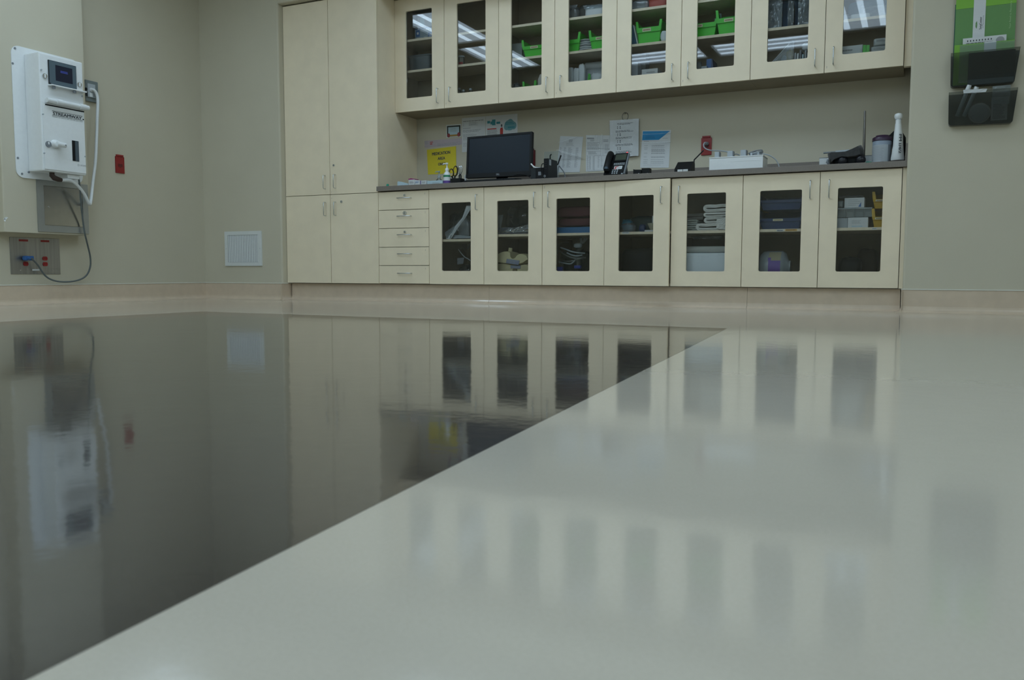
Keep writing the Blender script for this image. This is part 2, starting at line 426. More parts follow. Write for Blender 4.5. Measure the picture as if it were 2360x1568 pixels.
wb.prism(arc(AX1+0.014, YB+0.014, 0.014, PI, 1.5*PI)+[(XR+0.12, YB), (XR+0.12, 0.72), (AX1, 0.72)], 0, CEIL, 'z')
wb.prism(arc(YB+0.012, AZ+0.012, 0.012, PI, 1.5*PI)+[(0.72, AZ), (0.72, CEIL), (YB, CEIL)], AX0, AX1, 'x')
wb.box(AX0, AX1, AY, 0.72, 0, AZ)
struct('wall_back', wb, WALL)
struct('wall_left', MB().box(XL-0.12, XL, YF-0.12, YB, 0, CEIL), WALL)
struct('wall_right', MB().box(XR, XR+0.12, YF-0.12, YB, 0, CEIL), WALL)
struct('wall_front', MB().box(XL, XR, YF-0.12, YF, 0, CEIL), WALL)
bk = struct('wall_bulkhead', MB().prism(arc(-1.69-0.008, -2.003+0.008, 0.008, -PI/2, 0)+arc(-1.69-0.008, -1.332-0.008, 0.008, 0, PI/2)+[(XL, -1.332), (XL, -2.003)], 0.51, CEIL, 'z'), WALL)
chip = MB()
for y, z, a, b in ((-1.994, 0.598, .012, .006), (-1.985, 0.606, .010, .004), (-1.998, 0.588, .006, .012)):
    chip.prism([(y+a*math.cos(t*PI/3.5)*(1+.3*math.sin(t*5)), z+b*math.sin(t*PI/3.5)) for t in range(7)], -1.6895, -1.6880, 'x')
struct('paint_chip', chip, WHITE, bk)

# coved base: vertical vinyl, a cove into the floor and a cap strip
def cove(mb, p0, p1, nrm, top=0.139, t=0.005, R=0.038):
    """profile swept from p0 to p1 (x,y); nrm points into the room"""
    prof = [(0, 0), (0, top), (t, top)]+[(t+R-R*math.cos(a*PI/10), R-R*math.sin(a*PI/10)) for a in range(6)]
    prof[-1] = (t+R, 0.0009)
    prof.append((t+R, 0.0))
    rings = [[(p[0]+nrm[0]*d, p[1]+nrm[1]*d, z) for d, z in prof] for p in (p0, p1)]
    mb.loft(rings, True, False)
def capstrip(mb, p0, p1, nrm):
    prof = [(0, 0.139), (0, 0.145), (0.004, 0.145), (0.008, 0.142), (0.008, 0.139)]
    mb.loft([[(p[0]+nrm[0]*d, p[1]+nrm[1]*d, z) for d, z in prof] for p in (p0, p1)], True, False)
def baseboard(name, segs):
    mb, cp = MB(), MB()
    for a, b, n in segs: cove(mb, a, b, n); capstrip(cp, a, b, n)
    o = struct(name, mb, COVE); struct('cap_strip', cp, CAP, o); return o
KY = 0.05
baseboard('baseboard_left', [((XL, YF), (XL, YB), (1, 0))])
baseboard('baseboard_back', [((XL, YB), (AX0, YB), (0, -1)), ((AX0, YB-0.02), (AX0, KY), (1, 0))])
baseboard('baseboard_alcove', [((AX1, YB), (XR, YB), (0, -1)), ((AX1, YB-0.02), (AX1, KY), (-1, 0))])
baseboard('baseboard_right', [((XR, YF), (XR, YB), (-1, 0))])
baseboard('baseboard_front', [((XL, YF), (XR, YF), (0, 1))])
kick = struct('trim_1', MB().box(AX0, AX1, KY, KY+0.02, 0, 0.142), SEAM)      # toe kick behind its vinyl panels
for a, b in ((AX0+0.012, 0.9822-0.0008), (0.9822+0.0008, 2.9274-0.0008), (2.9274+0.0008, AX1-0.012)):
    p = MB(); cove(p, (a, KY), (b, KY), (0, -1), top=0.142); p.build('vinyl_panel', COVE, kick)

# ------------------------------------------------------------------ ceiling lights
def troffer(cx, cy, along, label):
    L, W = (1.2, 0.6)
    t = thing('ceiling_light', label, 'light', (cx, cy, CEIL), 'fluorescent ceiling lights')
    def bx(mb, a0, a1, b0, b1, z0, z1):
        return mb.box(cx+a0, cx+a1, cy+b0, cy+b1, z0, z1) if along == 'x' else mb.box(cx+b0, cx+b1, cy+a0, cy+a1, z0, z1)
    f = MB()
    for s in (-1, 1):
        bx(f, -L/2, L/2, s*W/2-0.02, s*W/2+0.02, CEIL-0.02, CEIL); bx(f, s*L/2-0.02, s*L/2+0.02, -W/2, W/2, CEIL-0.02, CEIL)
    f.build('frame', WHITE, t)
    bx(MB(), -L/2+.02, L/2-.02, -W/2+.02, W/2-.02, CEIL-0.004, CEIL).build('reflector', WHITE, t)
    bx(MB(), -L/2+.03, L/2-.03, -W/2+.03, W/2-.03, CEIL-0.0075, CEIL-0.0045).build('diffuser', LENSM, t)
    for k in (-1, 0, 1):
        b0 = k*0.18
        bx(MB(), -L/2+.05, L/2-.05, b0-0.030, b0+0.030, CEIL-0.012, CEIL-0.008).build('tube', TUBEM, t)
ORD = ('first', 'second', 'third', 'fourth')
for i, x in enumerate((1.30, 2.65)):
    troffer(x, -0.95, 'x', ORD[i]+' fluorescent ceiling light from the left wall in the row before the cabinets')
for i, x in enumerate((0.95, 2.26)):
    troffer(x, -4.08, 'x', ORD[i]+' fluorescent ceiling light from the left wall in the row near the camera')
for i, y in enumerate((-1.92, -3.28)):
    troffer(-0.78, y, 'y', ORD[i]+' fluorescent ceiling light from the cabinets along the left wall')
for i, y in enumerate((-2.6, -4.0, -5.4)):
    troffer(5.3, y, 'y', ORD[i]+' fluorescent ceiling light from the cabinets along the right wall')
troffer(3.35, -3.25, 'y', 'fluorescent ceiling light alone inside the ring of lights')
for i, x in enumerate((-0.4, 1.0, 2.4, 3.8)):  # unseen fill row, added to light the cabinet fronts and interiors
    troffer(x, -5.75, 'x', ORD[i]+' added fill light from the left wall in the unseen row behind the camera')
for i, x in enumerate((-0.4, 1.0, 2.4, 3.8)):  # second unseen fill row, added behind the first
    troffer(x, -7.0, 'x', ORD[i]+' added fill light from the left wall in the unseen rearmost row')

# ------------------------------------------------------------------ cabinets
def handle(parent, x, z0, z1, yf, horiz=None, mm=None):
    mb = MB(); d = 0.030; r = 0.0042
    if horiz is None:
        pts = [(x, yf, z0), (x, yf-d*0.7, z0), (x, yf-d*0.93, z0+0.003), (x, yf-d, z0+0.010), (x, yf-d, z1-0.010), (x, yf-d*0.93, z1-0.003), (x, yf-d*0.7, z1), (x, yf, z1)]
    else:
        a, b = horiz; z = z0
        pts = [(a, yf, z), (a, yf-d*0.7, z), (a+0.003, yf-d*0.93, z), (a+0.010, yf-d, z), (b-0.010, yf-d, z), (b-0.003, yf-d*0.93, z), (b, yf-d*0.7, z), (b, yf, z)]
    mb.tube(pts, r, 8)
    if mm is not None: mb.xf(mm)
    return mb.build('handle', CHROME, parent)
def lock(parent, x, z, yf, r=0.010):
    mb = MB().cyl((x, yf, z), (x, yf-0.008, z), r, 16)
    mb.use(1).box(x-0.0015, x+0.0015, yf-0.0086, yf-0.008, z-r*0.6, z+r*0.6)
    return mb.build('lock', [CHROME, BLACKM], parent)
MARKM = mat('pencil_mark', (0.36, 0.32, 0.25), 0.8, direct=True)
def mark(parent, s, x, z, yf, h, mm=None):
    wd = h*(0.22 if s == '1' else 0.6)
    p = Patch((x, yf, z+h), (x+wd, yf, z+h), (x+wd, yf, z), (x, yf, z))
    mb = MB(); p.text(mb, s, 0.1, 0, 0.9, 1, 0.0006)
    if mm is not None: mb.xf(mm)
    return mb.build('number_mark', MARKM, parent)
def door(parent, x0, x1, z0, z1, yf, hside=None, hz=None, glass=None, ajar=0.0, hoff=0.055, marks=()):
    mm = None
    if ajar:
        mm = Matrix.Translation((x0, yf+0.019, 0)) @ Matrix.Rotation(-math.radians(ajar), 4, 'Z') @ Matrix.Translation((-x0, -yf-0.019, 0))
    mb = MB()
    if glass: mb.frame(x0, x1, z0, z1, *glass, yf, yf+0.019, 0.010)
    else: mb.box(x0, x1, yf, yf+0.019, z0, z1, 0.0015)
    if mm is not None: mb.xf(mm)
    d = mb.build('door', LAM, parent)
    if glass:
        g = glass
        q = MB().box(g[0]-0.008, g[1]+0.008, yf+0.0135, yf+0.0165, g[2]-0.008, g[3]+0.008)
        # the pane sits in a groove of the frame: keep it just inside the opening
        q = MB().box(g[0]+0.0008, g[1]-0.0008, yf+0.011, yf+0.014, g[2]+0.0008, g[3]-0.0008)
        if mm is not None: q.xf(mm)
        q.build('glass_pane', GLASS, d)
    if hside: handle(d, (x1-hoff) if hside == 'R' else (x0+hoff), hz[0], hz[1], yf, None, mm)
    for s, x, z, h in marks: mark(d, s, x, z, yf, h, mm)
    return d
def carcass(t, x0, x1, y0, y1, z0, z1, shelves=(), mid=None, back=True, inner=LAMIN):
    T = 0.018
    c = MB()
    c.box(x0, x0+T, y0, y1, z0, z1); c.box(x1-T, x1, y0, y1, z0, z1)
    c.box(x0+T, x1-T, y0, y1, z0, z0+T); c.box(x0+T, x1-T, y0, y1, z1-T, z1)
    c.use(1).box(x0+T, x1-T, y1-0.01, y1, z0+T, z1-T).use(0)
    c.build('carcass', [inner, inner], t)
    for z in shelves:
        MB().box(x0+T, x1-T, y0+0.008, y1-0.01, z-0.018, z).build('shelf', SHELF, t)

# tall cabinet
TX0 = -0.943
t = thing('tall_cabinet', 'tall cream laminate cabinet with four plain doors at the left end of the run', 'cabinet', (-0.47, 0.3, 0.145))
carcass(t, TX0, -0.0185, 0.021, 0.598, 0.145, 2.462)
MB().box(-0.018, 0.0, 0.0205, 0.598, 0.145, 2.462).build('end_panel', LAM, t)
XM = -0.4775
d = door(t, TX0+0.001, XM-0.002, 0.883, 2.459, 0, 'R', (0.930, 1.040), hoff=0.045)
d = door(t, XM+0.002, -0.001, 0.883, 2.459, 0, 'L', (0.932, 1.042), hoff=0.055, marks=[('1', XM+0.014, 0.895, 0.012)]); lock(d, -0.434, 1.119, 0, 0.009)
d = door(t, TX0+0.001, XM-0.002, 0.147, 0.879, 0, 'R', (0.708, 0.818), hoff=0.045)
d = door(t, XM+0.002, -0.001, 0.147, 0.879, 0, 'L', (0.708, 0.818), hoff=0.055, marks=[('1', XM+0.014, 0.845, 0.012)]); lock(d, -0.361, 0.819, 0, 0.010)

# drawer unit
t = thing('drawer_cabinet', 'cream laminate base unit with five drawers beside the tall cabinet', 'cabinet', (0.24, 0.3, 0.145))
carcass(t, 0.0005, 0.4745, 0.021, 0.595, 0.145, 0.886)
zs = (0.883, 0.736, 0.590, 0.440, 0.293, 0.147)
for i in range(5):
    f = MB().box(0.003, 0.473, 0, 0.019, zs[i+1]+0.002, zs[i]-0.002, 0.0015).build('drawer', LAM, t)
    hz = (0.827, 0.684, 0.537, 0.386, 0.231)[i]
    handle(f, 0, hz, hz, 0, (0.192, 0.314))
    if i < 3: lock(f, 0.253, hz+0.022+0.003*(i == 1), 0, 0.010 if i != 1 else 0.0165)
    mark(f, '12345'[i], 0.437, zs[i]-0.032, 0, 0.013)

# base cabinets with glazed doors
BS = [0.4753, 0.960, 1.444, 1.928, 2.410, 2.892, 3.374, 3.850]
GZ = (0.250, 0.777)
units = [(0, 1, 'single cream base cabinet with one glazed door right of the drawers'),
         (1, 3, 'cream base cabinet with two glazed doors, cream rubber masks low on its left'),
         (3, 5, 'cream base cabinet with two glazed doors, its left door slightly ajar, towels on its right'),
         (5, 7, 'cream base cabinet with two glazed doors at the right end under the counter')]
sides = ['R', 'R', 'L', 'R', 'L', 'R', 'L']
base_units = []
for a, b, lab in units:
    t = thing('base_cabinet', lab, 'cabinet', ((BS[a]+BS[b])/2, 0.3, 0.145), 'glazed base cabinets')
    base_units.append(t)
    carcass(t, BS[a]+0.0005, BS[b]-0.0005, 0.021, 0.595, 0.145, 0.886, (0.497,) if a == 0 else (0.528,))
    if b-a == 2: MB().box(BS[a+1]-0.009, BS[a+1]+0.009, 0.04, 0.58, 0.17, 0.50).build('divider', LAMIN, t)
    for k in range(a, b):
        gx0, gx1 = ((0.588, 0.847), (1.072, 1.332), (1.555, 1.817), (2.037, 2.293), (2.519, 2.781), (3.003, 3.265), (3.482, 3.744))[k]
        mk = [('7', BS[k]+0.012, 0.853, 0.016)] if k == 2 else []
        door(t, BS[k]+0.002, BS[k+1]-0.002, 0.147, 0.883, 0, sides[k], (0.716, 0.829), (gx0, gx1, *GZ), 3.6 if k == 3 else 0, marks=mk)
struct('trim_2', MB().box(3.852, 3.8745, 0.004, 0.05, 0.145, 0.887), LAM)
struct('trim_3', MB().box(3.829, 3.8745, 0.285, 0.33, 1.556, 2.462), LAM)

# wall cabinets
US = [0.0, 0.469, 0.955, 1.426, 1.915, 2.393, 2.873, 3.351, 3.827]
UG = [(0.108, 0.355), (0.584, 0.841), (1.061, 1.319), (1.536, 1.802), (2.024, 2.281), (2.502, 2.762), (2.982, 3.244), (3.459, 3.716)]
ulab = ['leftmost wall cabinet with two glazed doors beside the tall cabinet', 'second wall cabinet from the left, glazed doors, green bins on its middle shelf',
        'third wall cabinet from the left, glazed doors, three green bins inside', 'rightmost wall cabinet with two glazed doors full of packaged supplies']
UY = 0.26
for i in range(4):
    a, b = US[2*i], US[2*i+2]
    t = thing('wall_cabinet', ulab[i], 'cabinet', ((a+b)/2, 0.45, 1.556), 'glazed wall cabinets')
    carcass(t, a+0.0005, b-0.0005, UY+0.021, 0.598, 1.556, 2.462, (1.894, 2.142))
    for k in (2*i, 2*i+1):
        mk = [('1', US[k]+0.014, 1.585, 0.014)] if k % 2 else []
        door(t, US[k]+0.002, US[k+1]-0.002, 1.557, 2.459, UY, 'R' if k % 2 == 0 else 'L', (1.602, 1.715), (*UG[k], 1.664, 2.360), hoff=0.055, marks=mk)

# counter
t = thing('countertop', 'long taupe laminate countertop with low backsplash over the base cabinets', 'countertop', (1.93, 0.3, 0.889))
MB().box(0.0006, 3.8745, -0.026, 0.5985, 0.8888, 0.926, 0.002).build('slab', COUNTER, t)
MB().box(0.001, 3.862, 0.580, 0.5985, 0.926, 1.020).build('backsplash', COUNTER, t)
MB().box(3.8625, 3.8745, -0.02, 0.5985, 0.926, 1.030).build('side_splash', COUNTER, t)
CT = 0.926
# ------------------------------------------------------------------ left wall: suction waste unit on the bulkhead
DX = -1.53
DY0, DY1, DZ0, DZ1 = -1.815, -1.474, 0.935, 1.740
t = thing('fluid_waste_unit', 'white wall-mounted fluid waste unit lettered STREAMWAY with a small screen', 'medical device', (-1.69, -1.65, 0.888))
bp = MB().prism(rrect(-1.905, -1.385, 0.888, 1.785, 0.055, 6), -1.6890, -1.6835, 'x').build('back_plate', WHITE, t)
for y, z in ((-1.8776, 1.7635), (-1.8980, 1.6573), (-1.8900, 1.0204), (-1.8648, 0.9150), (-1.8145, 0.9307)):
    MB().cyl((-1.6836, y, z), (-1.6800, y, z), 0.0075, 10).build('screw', MGREY, bp)
MB().box(-1.6834, DX, DY0, DY1, DZ0, DZ1, 0.010).build('housing', WHITE, t)
F = Patch((DX, DY0, DZ1), (DX, DY1, DZ1), (DX, DY1, DZ0), (DX, DY0, DZ0))
# lower front door, set a little proud of the housing
zs_ = 1.405
MB().box(DX+0.0002, DX+0.006, DY0+0.012, DY1-0.006, DZ0+0.012, zs_, 0.003).build('front_door', WHITE, t)
FD = DX+0.0062
y0, y1, z0, z1 = -1.7496, -1.5339, 1.5577, 1.7023
by0, by1, bz0, bz1 = y0, y1, 1.535, 1.700
bz = MB().box(DX+0.0002, DX+0.010, by0, by1, bz0, bz1, 0.003)
bz = bz.build('screen_bezel', DGREY, t)
MB().prism([(by0+0.004, bz0+0.012), (by0+0.016, bz0+0.004), (by1-0.004, bz0+0.004), (by1-0.004, bz1-0.004), (by0+0.004, bz1-0.004)], DX+0.0102, DX+0.0112, 'x').build('bezel_face', mat('slate_bezel', (0.085, 0.125, 0.15), 0.35, direct=True), bz)
sy0, sy1, sz0, sz1 = by0+0.050, by1-0.034, bz0+0.032, bz1-0.026
sc = MB().box(DX+0.0113, DX+0.0122, sy0, sy1, sz0, sz1).build('screen', mat('unit_screen', (0.010, 0.014, 0.032), 0.25, direct=True), bz)
Sp = Patch((DX+0.0124, sy0, sz1), (DX+0.0124, sy1, sz1), (DX+0.0124, sy1, sz0), (DX+0.0124, sy0, sz0))
tx = MB(); Sp.lines(tx, 0.28, 0.72, 0.30, 0.46, 2, 0.7, 0.1); tx.build('screen_text', LCDTXT, t)
# ledge under the screen with two pegs
lg = MB().box(DX+0.0002, DX+0.040, by0-0.004, DY1-0.002, bz0-0.012, bz0-0.004, 0.002).build('ledge', WHITE, t)
for y in (by0+0.025, by1-0.030): MB().cyl((DX+0.022, y, bz0-0.0125), (DX+0.022, y, bz0-0.030), 0.011, 12).build('peg', MGREY, lg)
for y, z in ((-1.7773, 1.5832), (-1.5079, 1.5774)):
    k = MB().cyl((DX+0.0002, y, z), (DX+0.008, y, z), 0.017, 18).build('key_switch', CHROME, t)
    MB().box(DX+0.0082, DX+0.0125, y-0.004, y+0.004, z-0.013, z+0.013).build('key_slot', WHITE, k)
# roll bar
zb_ = 1.418
rb = MB().cyl((DX+0.024, DY0+0.030, zb_), (DX+0.024, DY1+0.016, zb_), 0.017, 18).build('roll_bar', WPLAS, t)
for y in (-1.690, -1.505): MB().cyl((DX+0.024, y-0.025, zb_), (DX+0.024, y+0.025, zb_), 0.0205, 18).build('bar_clamp', WPLAS, rb)
MB().box(DX+0.0062, DX+0.0072, DY0+0.030, DY1-0.006, zs_-0.020, zs_-0.012).build('bar_slot', BLACKM, t)
# lettering
fd = Patch((FD, DY0, DZ1), (FD, DY1, DZ1), (FD, DY1, DZ0), (FD, DY0, DZ0))
la, lb = 0.235, 0.935
pa = MB()
def FV(z): return (DZ1-z)/(DZ1-DZ0)
za = 1.356
fd.rect(pa, la, FV(za), lb, FV(za-0.0028)); fd.rect(pa, la, FV(za-0.030), lb, FV(za-0.0328))
fd.text(pa, 'STREAMWAY', la+0.02, FV(za-0.0065), lb-0.02, FV(za-0.0265), bold=0.07)
pa.build('lettering', INK, t)
pb = MB(); fd.lines(pb, la, lb, FV(za-0.0385), FV(za-0.046), 1, 0.4, 0.0); pb.build('small_print', INKG, t)
y, z = -1.7744, 1.1194
k = MB().cyl((FD-0.0004, y, z), (FD+0.007, y, z), 0.021, 20).build('key_switch', MGREY, t)
MB().box(FD+0.0072, FD+0.010, y-0.004, y+0.004, z-0.002, z+0.016).build('key_slot', WHITE, k)
# suction port
y, z = -1.7248, 1.1264
pt = MB().lathe([(0.030, 0), (0.030, 0.012), (0.024, 0.016), (0.024, 0.030), (0.018, 0.034)], (FD-0.0004, y, z), 20, 'x').build('suction_port', WPLAS, t)
MB().tube([(FD+0.022, y, z), (FD+0.030, y+0.030, z-0.002), (FD+0.030, y+0.062, z-0.003)], [0.021, 0.018, 0.0165], 14).build('port_nozzle', WPLAS, pt)
MB().cyl((FD+0.0470, y+0.052, z-0.003), (FD+0.0480, y+0.052, z-0.003), 0.005, 10).build('port_pin', MGREY, pt)
# gauge window
y0, y1, z0, z1 = -1.588, -1.537, 1.028, 1.172
gw = MB().box(FD-0.0004, FD+0.002, y0, y1, z0, z1).build('gauge_window', BLACK, t)
MB().box(FD+0.0022, FD+0.005, y0+0.022, y1-0.001, z0+0.002, z1-0.002).build('gauge_scale', mat('slate_gauge', (0.07, 0.095, 0.115), 0.4, direct=True), gw)
pa = MB(); fd.text(pa, 'SKYLINE', 0.845, FV(1.008), 0.972, FV(0.998))
for k in range(16):
    a0, a1 = 2*PI*k/16, 2*PI*(k+1)/16
    cy_, cz_ = 0.800, FV(1.003)
    fd.poly(pa, [(cy_+0.022*math.cos(a0), cz_+0.0085*math.sin(a0)), (cy_+0.022*math.cos(a1), cz_+0.0085*math.sin(a1)), (cy_+0.016*math.cos(a1), cz_+0.006*math.sin(a1)), (cy_+0.016*math.cos(a0), cz_+0.006*math.sin(a0))])
pa.build('maker_mark', INKG, t)
y, z = -1.4898, 1.3334
MB().cyl((FD-0.0004, y, z), (FD+0.002, y, z), 0.005, 8).build('door_screw', BLACK, t)
for px_ in ((DY0+0.012, 1.62), (DY0+0.012, 1.32), (DY0+0.010, 1.055), (DY1-0.015, 1.50), (DY1-0.014, 1.07)):
    y, z = px_; MB().cyl((DX-0.001, y+0.002, z), (FD+0.0012, y+0.002, z), 0.0055, 8).build('face_screw', LGREY, t)
el = MB().tube([(DX-0.05, -1.713, 0.9345), (DX-0.05, -1.713, 0.915), (DX-0.045, -1.700, 0.898), (DX-0.040, -1.670, 0.890), (DX-0.04, -1.648, 0.888)], [0.017, 0.018, 0.019, 0.017, 0.014], 12).build('drain_elbow', BROWN, t)
MB().box(DX-0.10, DX-0.03, DY1-0.13, DY1-0.035, 0.905, 0.9345, 0.004).build('bottom_bracket', WHITE, t)

# white hose from the elbow to the connector plate, then the grey cord to the outlets
hose = MB().tube([(DX-0.04, -1.6465, 0.888), (-1.5700, -1.5746, 0.8921), (-1.5850, -1.5014, 0.8562), (-1.6000, -1.4419, 0.8022), (-1.6200, -1.3888, 0.7403), (-1.6400, -1.3590, 0.7688), (-1.7000, -1.2887, 0.9127),
                  (-1.7300, -1.2331, 1.0957), (-1.7550, -1.1832, 1.4371), (-1.7650, -1.1675, 1.5482), (-1.7700, -1.1721, 1.5967), (-1.7750, -1.1919, 1.6211), (-1.7868, -1.2007, 1.6220)], 0.0115, 10, True, 6)
hose.build('drain_hose', WPLAS, t)
cord = MB().tube([(DX-0.055, -1.500, 0.9345), (-1.5850, -1.4914, 0.8665), (-1.6200, -1.4582, 0.7353), (-1.6550, -1.4189, 0.5956), (-1.6600, -1.4038, 0.5162), (-1.7000, -1.3537, 0.4378), (-1.7400, -1.3035, 0.3510), (-1.7600, -1.2909, 0.2753), (-1.7750, -1.3159, 0.2092),
                  (-1.7800, -1.3844, 0.1733), (-1.7800, -1.4940, 0.1612), (-1.7800, -1.5922, 0.1748), (-1.7800, -1.6560, 0.2130), (-1.7700, -1.7109, 0.2818), (-1.7520, -1.7712, 0.3321)], 0.0062, 8, True, 6)
cord.build('power_cord', mat('grey_cord', (0.11, 0.13, 0.13), 0.5, direct=True), t); unit = t

# steel access panel
t = thing('access_panel', 'brushed steel access panel in the bulkhead under the white waste unit', 'panel', (-1.69, -1.555, 0.522))
MB().frame(-1.759, -1.351, 0.5215, 0.8865, -1.709, -1.397, 0.5690, 0.8500, -1.6888, -1.6800, 0, 'x').build('frame', mat('satin_steel_frame', (0.40, 0.42, 0.42), 0.35, 0.8, direct=True), t)
dp = MB().box(-1.6888, -1.6825, -1.7065, -1.3995, 0.5715, 0.8475).build('panel_door', STEELB, t)
MB().cyl((-1.6824, -1.672, 0.70), (-1.6800, -1.672, 0.70), 0.006, 10).build('cam_lock', CHROME, dp)

# outlet plate below the bulkhead
WX = XL
t = thing('outlet_plate', 'stainless steel outlet plate with red receptacles low on the left wall', 'outlet', (WX, -1.69, 0.219))
MB().box(WX+0.0003, WX+0.005, -1.882, -1.498, 0.219, 0.480, 0.001).build('plate', STEEL, t)
for (a, b, c, d) in ((-1.8145, -1.7457, 0.4526, 0.4668), (-1.6479, -1.5805, 0.4528, 0.4671)):
    MB().box(WX+0.0052, WX+0.0066, a, b, c, d).build('red_label', REDP, t)
for i, (y, z) in enumerate(((-1.7705, 0.2928), (-1.6204, 0.3332), (-1.6202, 0.2924), (-1.7697, 0.3325))):
    rc = MB().prism([(y+0.019*math.cos(a), z+max(-0.0145, min(0.0145, 0.019*math.sin(a)))) for a in [2*PI*k/20 for k in range(20)]], WX+0.0052, WX+0.010, 'x').build('receptacle', REDP, t)
    if i < 3:
        for dy in (-0.006, 0.006): MB().box(WX+0.0101, WX+0.0104, y+dy-0.001, y+dy+0.001, z-0.002, z+0.006).build('contact_slot', BLACKM, rc)
a, b, c, d = -1.7228, -1.6668, 0.2443, 0.2550
MB().box(WX+0.0052, WX+0.0062, a, b, c, d).build('white_label', PAPER, t)
for y in (-1.812, -1.560): MB().cyl((WX+0.0052, y, 0.246), (WX+0.0064, y, 0.246), 0.004, 8).build('screw', CHROME, t)
y, z = -1.7836, 0.3331
MB().lathe([(0.016, 0), (0.018, 0.010), (0.018, 0.030), (0.012, 0.045), (0.0075, 0.062)], (WX+0.0108, y, z), 16, 'x').build('plug_body', BLUEPL, unit)
MB().box(WX+0.022, WX+0.055, y-0.022, y+0.045, z-0.016, z+0.016, 0.006).build('plug_grip', BLUEPL, unit)

# grey connector plate, red outlet
t = thing('connector_plate', 'grey wall plate with white connectors behind the waste unit', 'wall plate', (WX, -1.18, 1.535))
MB().box(WX+0.0003, WX+0.022, -1.240, -1.129, 1.536, 1.694, 0.004).build('plate', mat('slate_grey_plate', (0.17, 0.20, 0.20), 0.5, direct=True), t)
ins = MB().box(WX+0.0222, WX+0.030, -1.228, -1.160, 1.566, 1.668, 0.003).build('white_insert', LGREY, t)
y, z = -1.1989, 1.6227
MB().lathe([(0.016, 0), (0.016, 0.006), (0.010, 0.0075)], (WX+0.0302, y, z), 16, 'x').build('hose_socket', WHITE, ins)
MB().lathe([(0.011, 0), (0.011, 0.004)], (WX+0.0302, y-0.045, z-0.002), 14, 'x').build('socket_hole', BLACK, ins)
MB().box(WX+0.0302, WX+0.033, y-0.052, y-0.032, 1.570, 1.603).build('latch', DGREY, ins)
MB().box(WX+0.0302, WX+0.033, y-0.015, y+0.010, 1.570, 1.600).build('latch', WHITE, ins)

def red_outlet(loc, label, axis, u0, u1, z0, z1, plane, flap=0.55, material=None):
    M_ = material or REDP
    t = thing('outlet_cover', label, 'outlet', loc, 'red outlet covers')
    def bx(mb, a, b, d0, d1, c, e, bev=0.0):
        return mb.box(plane+d0, plane+d1, a, b, c, e, bev) if axis == 'x' else mb.box(a, b, plane-d1, plane-d0, c, e, bev)
    h = z1-z0; w_ = u1-u0
    bx(MB(), u0, u1, 0.0003, 0.010, z0, z1-0.10*h, 0.002).build('cover_plate', M_, t)
    bx(MB(), u0+0.10*w_, u1-0.12*w_, 0.0003, 0.014, z1-0.098*h, z1, 0.002).build('hinge_flap', M_, t)
    bx(MB(), u0+0.25*w_, u1-0.25*w_, 0.0102, 0.0115, z0+0.34*h, z0+0.50*h).build('receptacle', DRED, t)
    bx(MB(), u0+0.44*w_, u1-0.44*w_, 0.0102, 0.0122, z0+0.28*h, z0+0.31*h).build('screw', DRED, t)
    return t
red_outlet((XL, -0.94, 1.022), 'red outlet cover alone on the left wall right of the waste unit', 'x', -0.981, -0.899, 1.022, 1.167, XL)

# air grille in the back wall
t = thing('air_grille', 'white square air grille with vertical louvres low on the wall beside the tall cabinet', 'vent', (-1.39, YB, 0.288))
gx0, gx1, gz0, gz1 = -1.5793, -1.1622, 0.2911, 0.5925
ix0, ix1, iz0, iz1 = -1.5415, -1.1985, 0.3214, 0.5606
MB().frame(gx0, gx1, gz0, gz1, ix0, ix1, iz0, iz1, YB-0.0105, YB-0.0003, 0.0).build('frame', VENTM, t)
MB().box(ix0, ix1, YB-0.0012, YB-0.0003, iz0, iz1).build('duct_shade', mat('grille_shade', (0.06, 0.062, 0.06), 0.6, direct=True), t)  # dark sheet painted for the shade inside the duct
n = 18
for k in range(n):
    xc = ix0+(k+0.5)*(ix1-ix0)/n; a = 0.0085
    mb = MB().prism([(xc+0.0048, YB-0.0022), (xc+0.0056, YB-0.0030), (xc-0.0042, YB-0.0102), (xc-0.0050, YB-0.0095)], iz0+0.001, iz1-0.001, 'z')
    mb.build('louvre', VENTM, t)
for x in (gx0+0.017, gx1-0.017): MB().cyl((x, YB-0.0105, (gz0+gz1)/2), (x, YB-0.0118, (gz0+gz1)/2), 0.0035, 8).build('screw', LGREY, t)

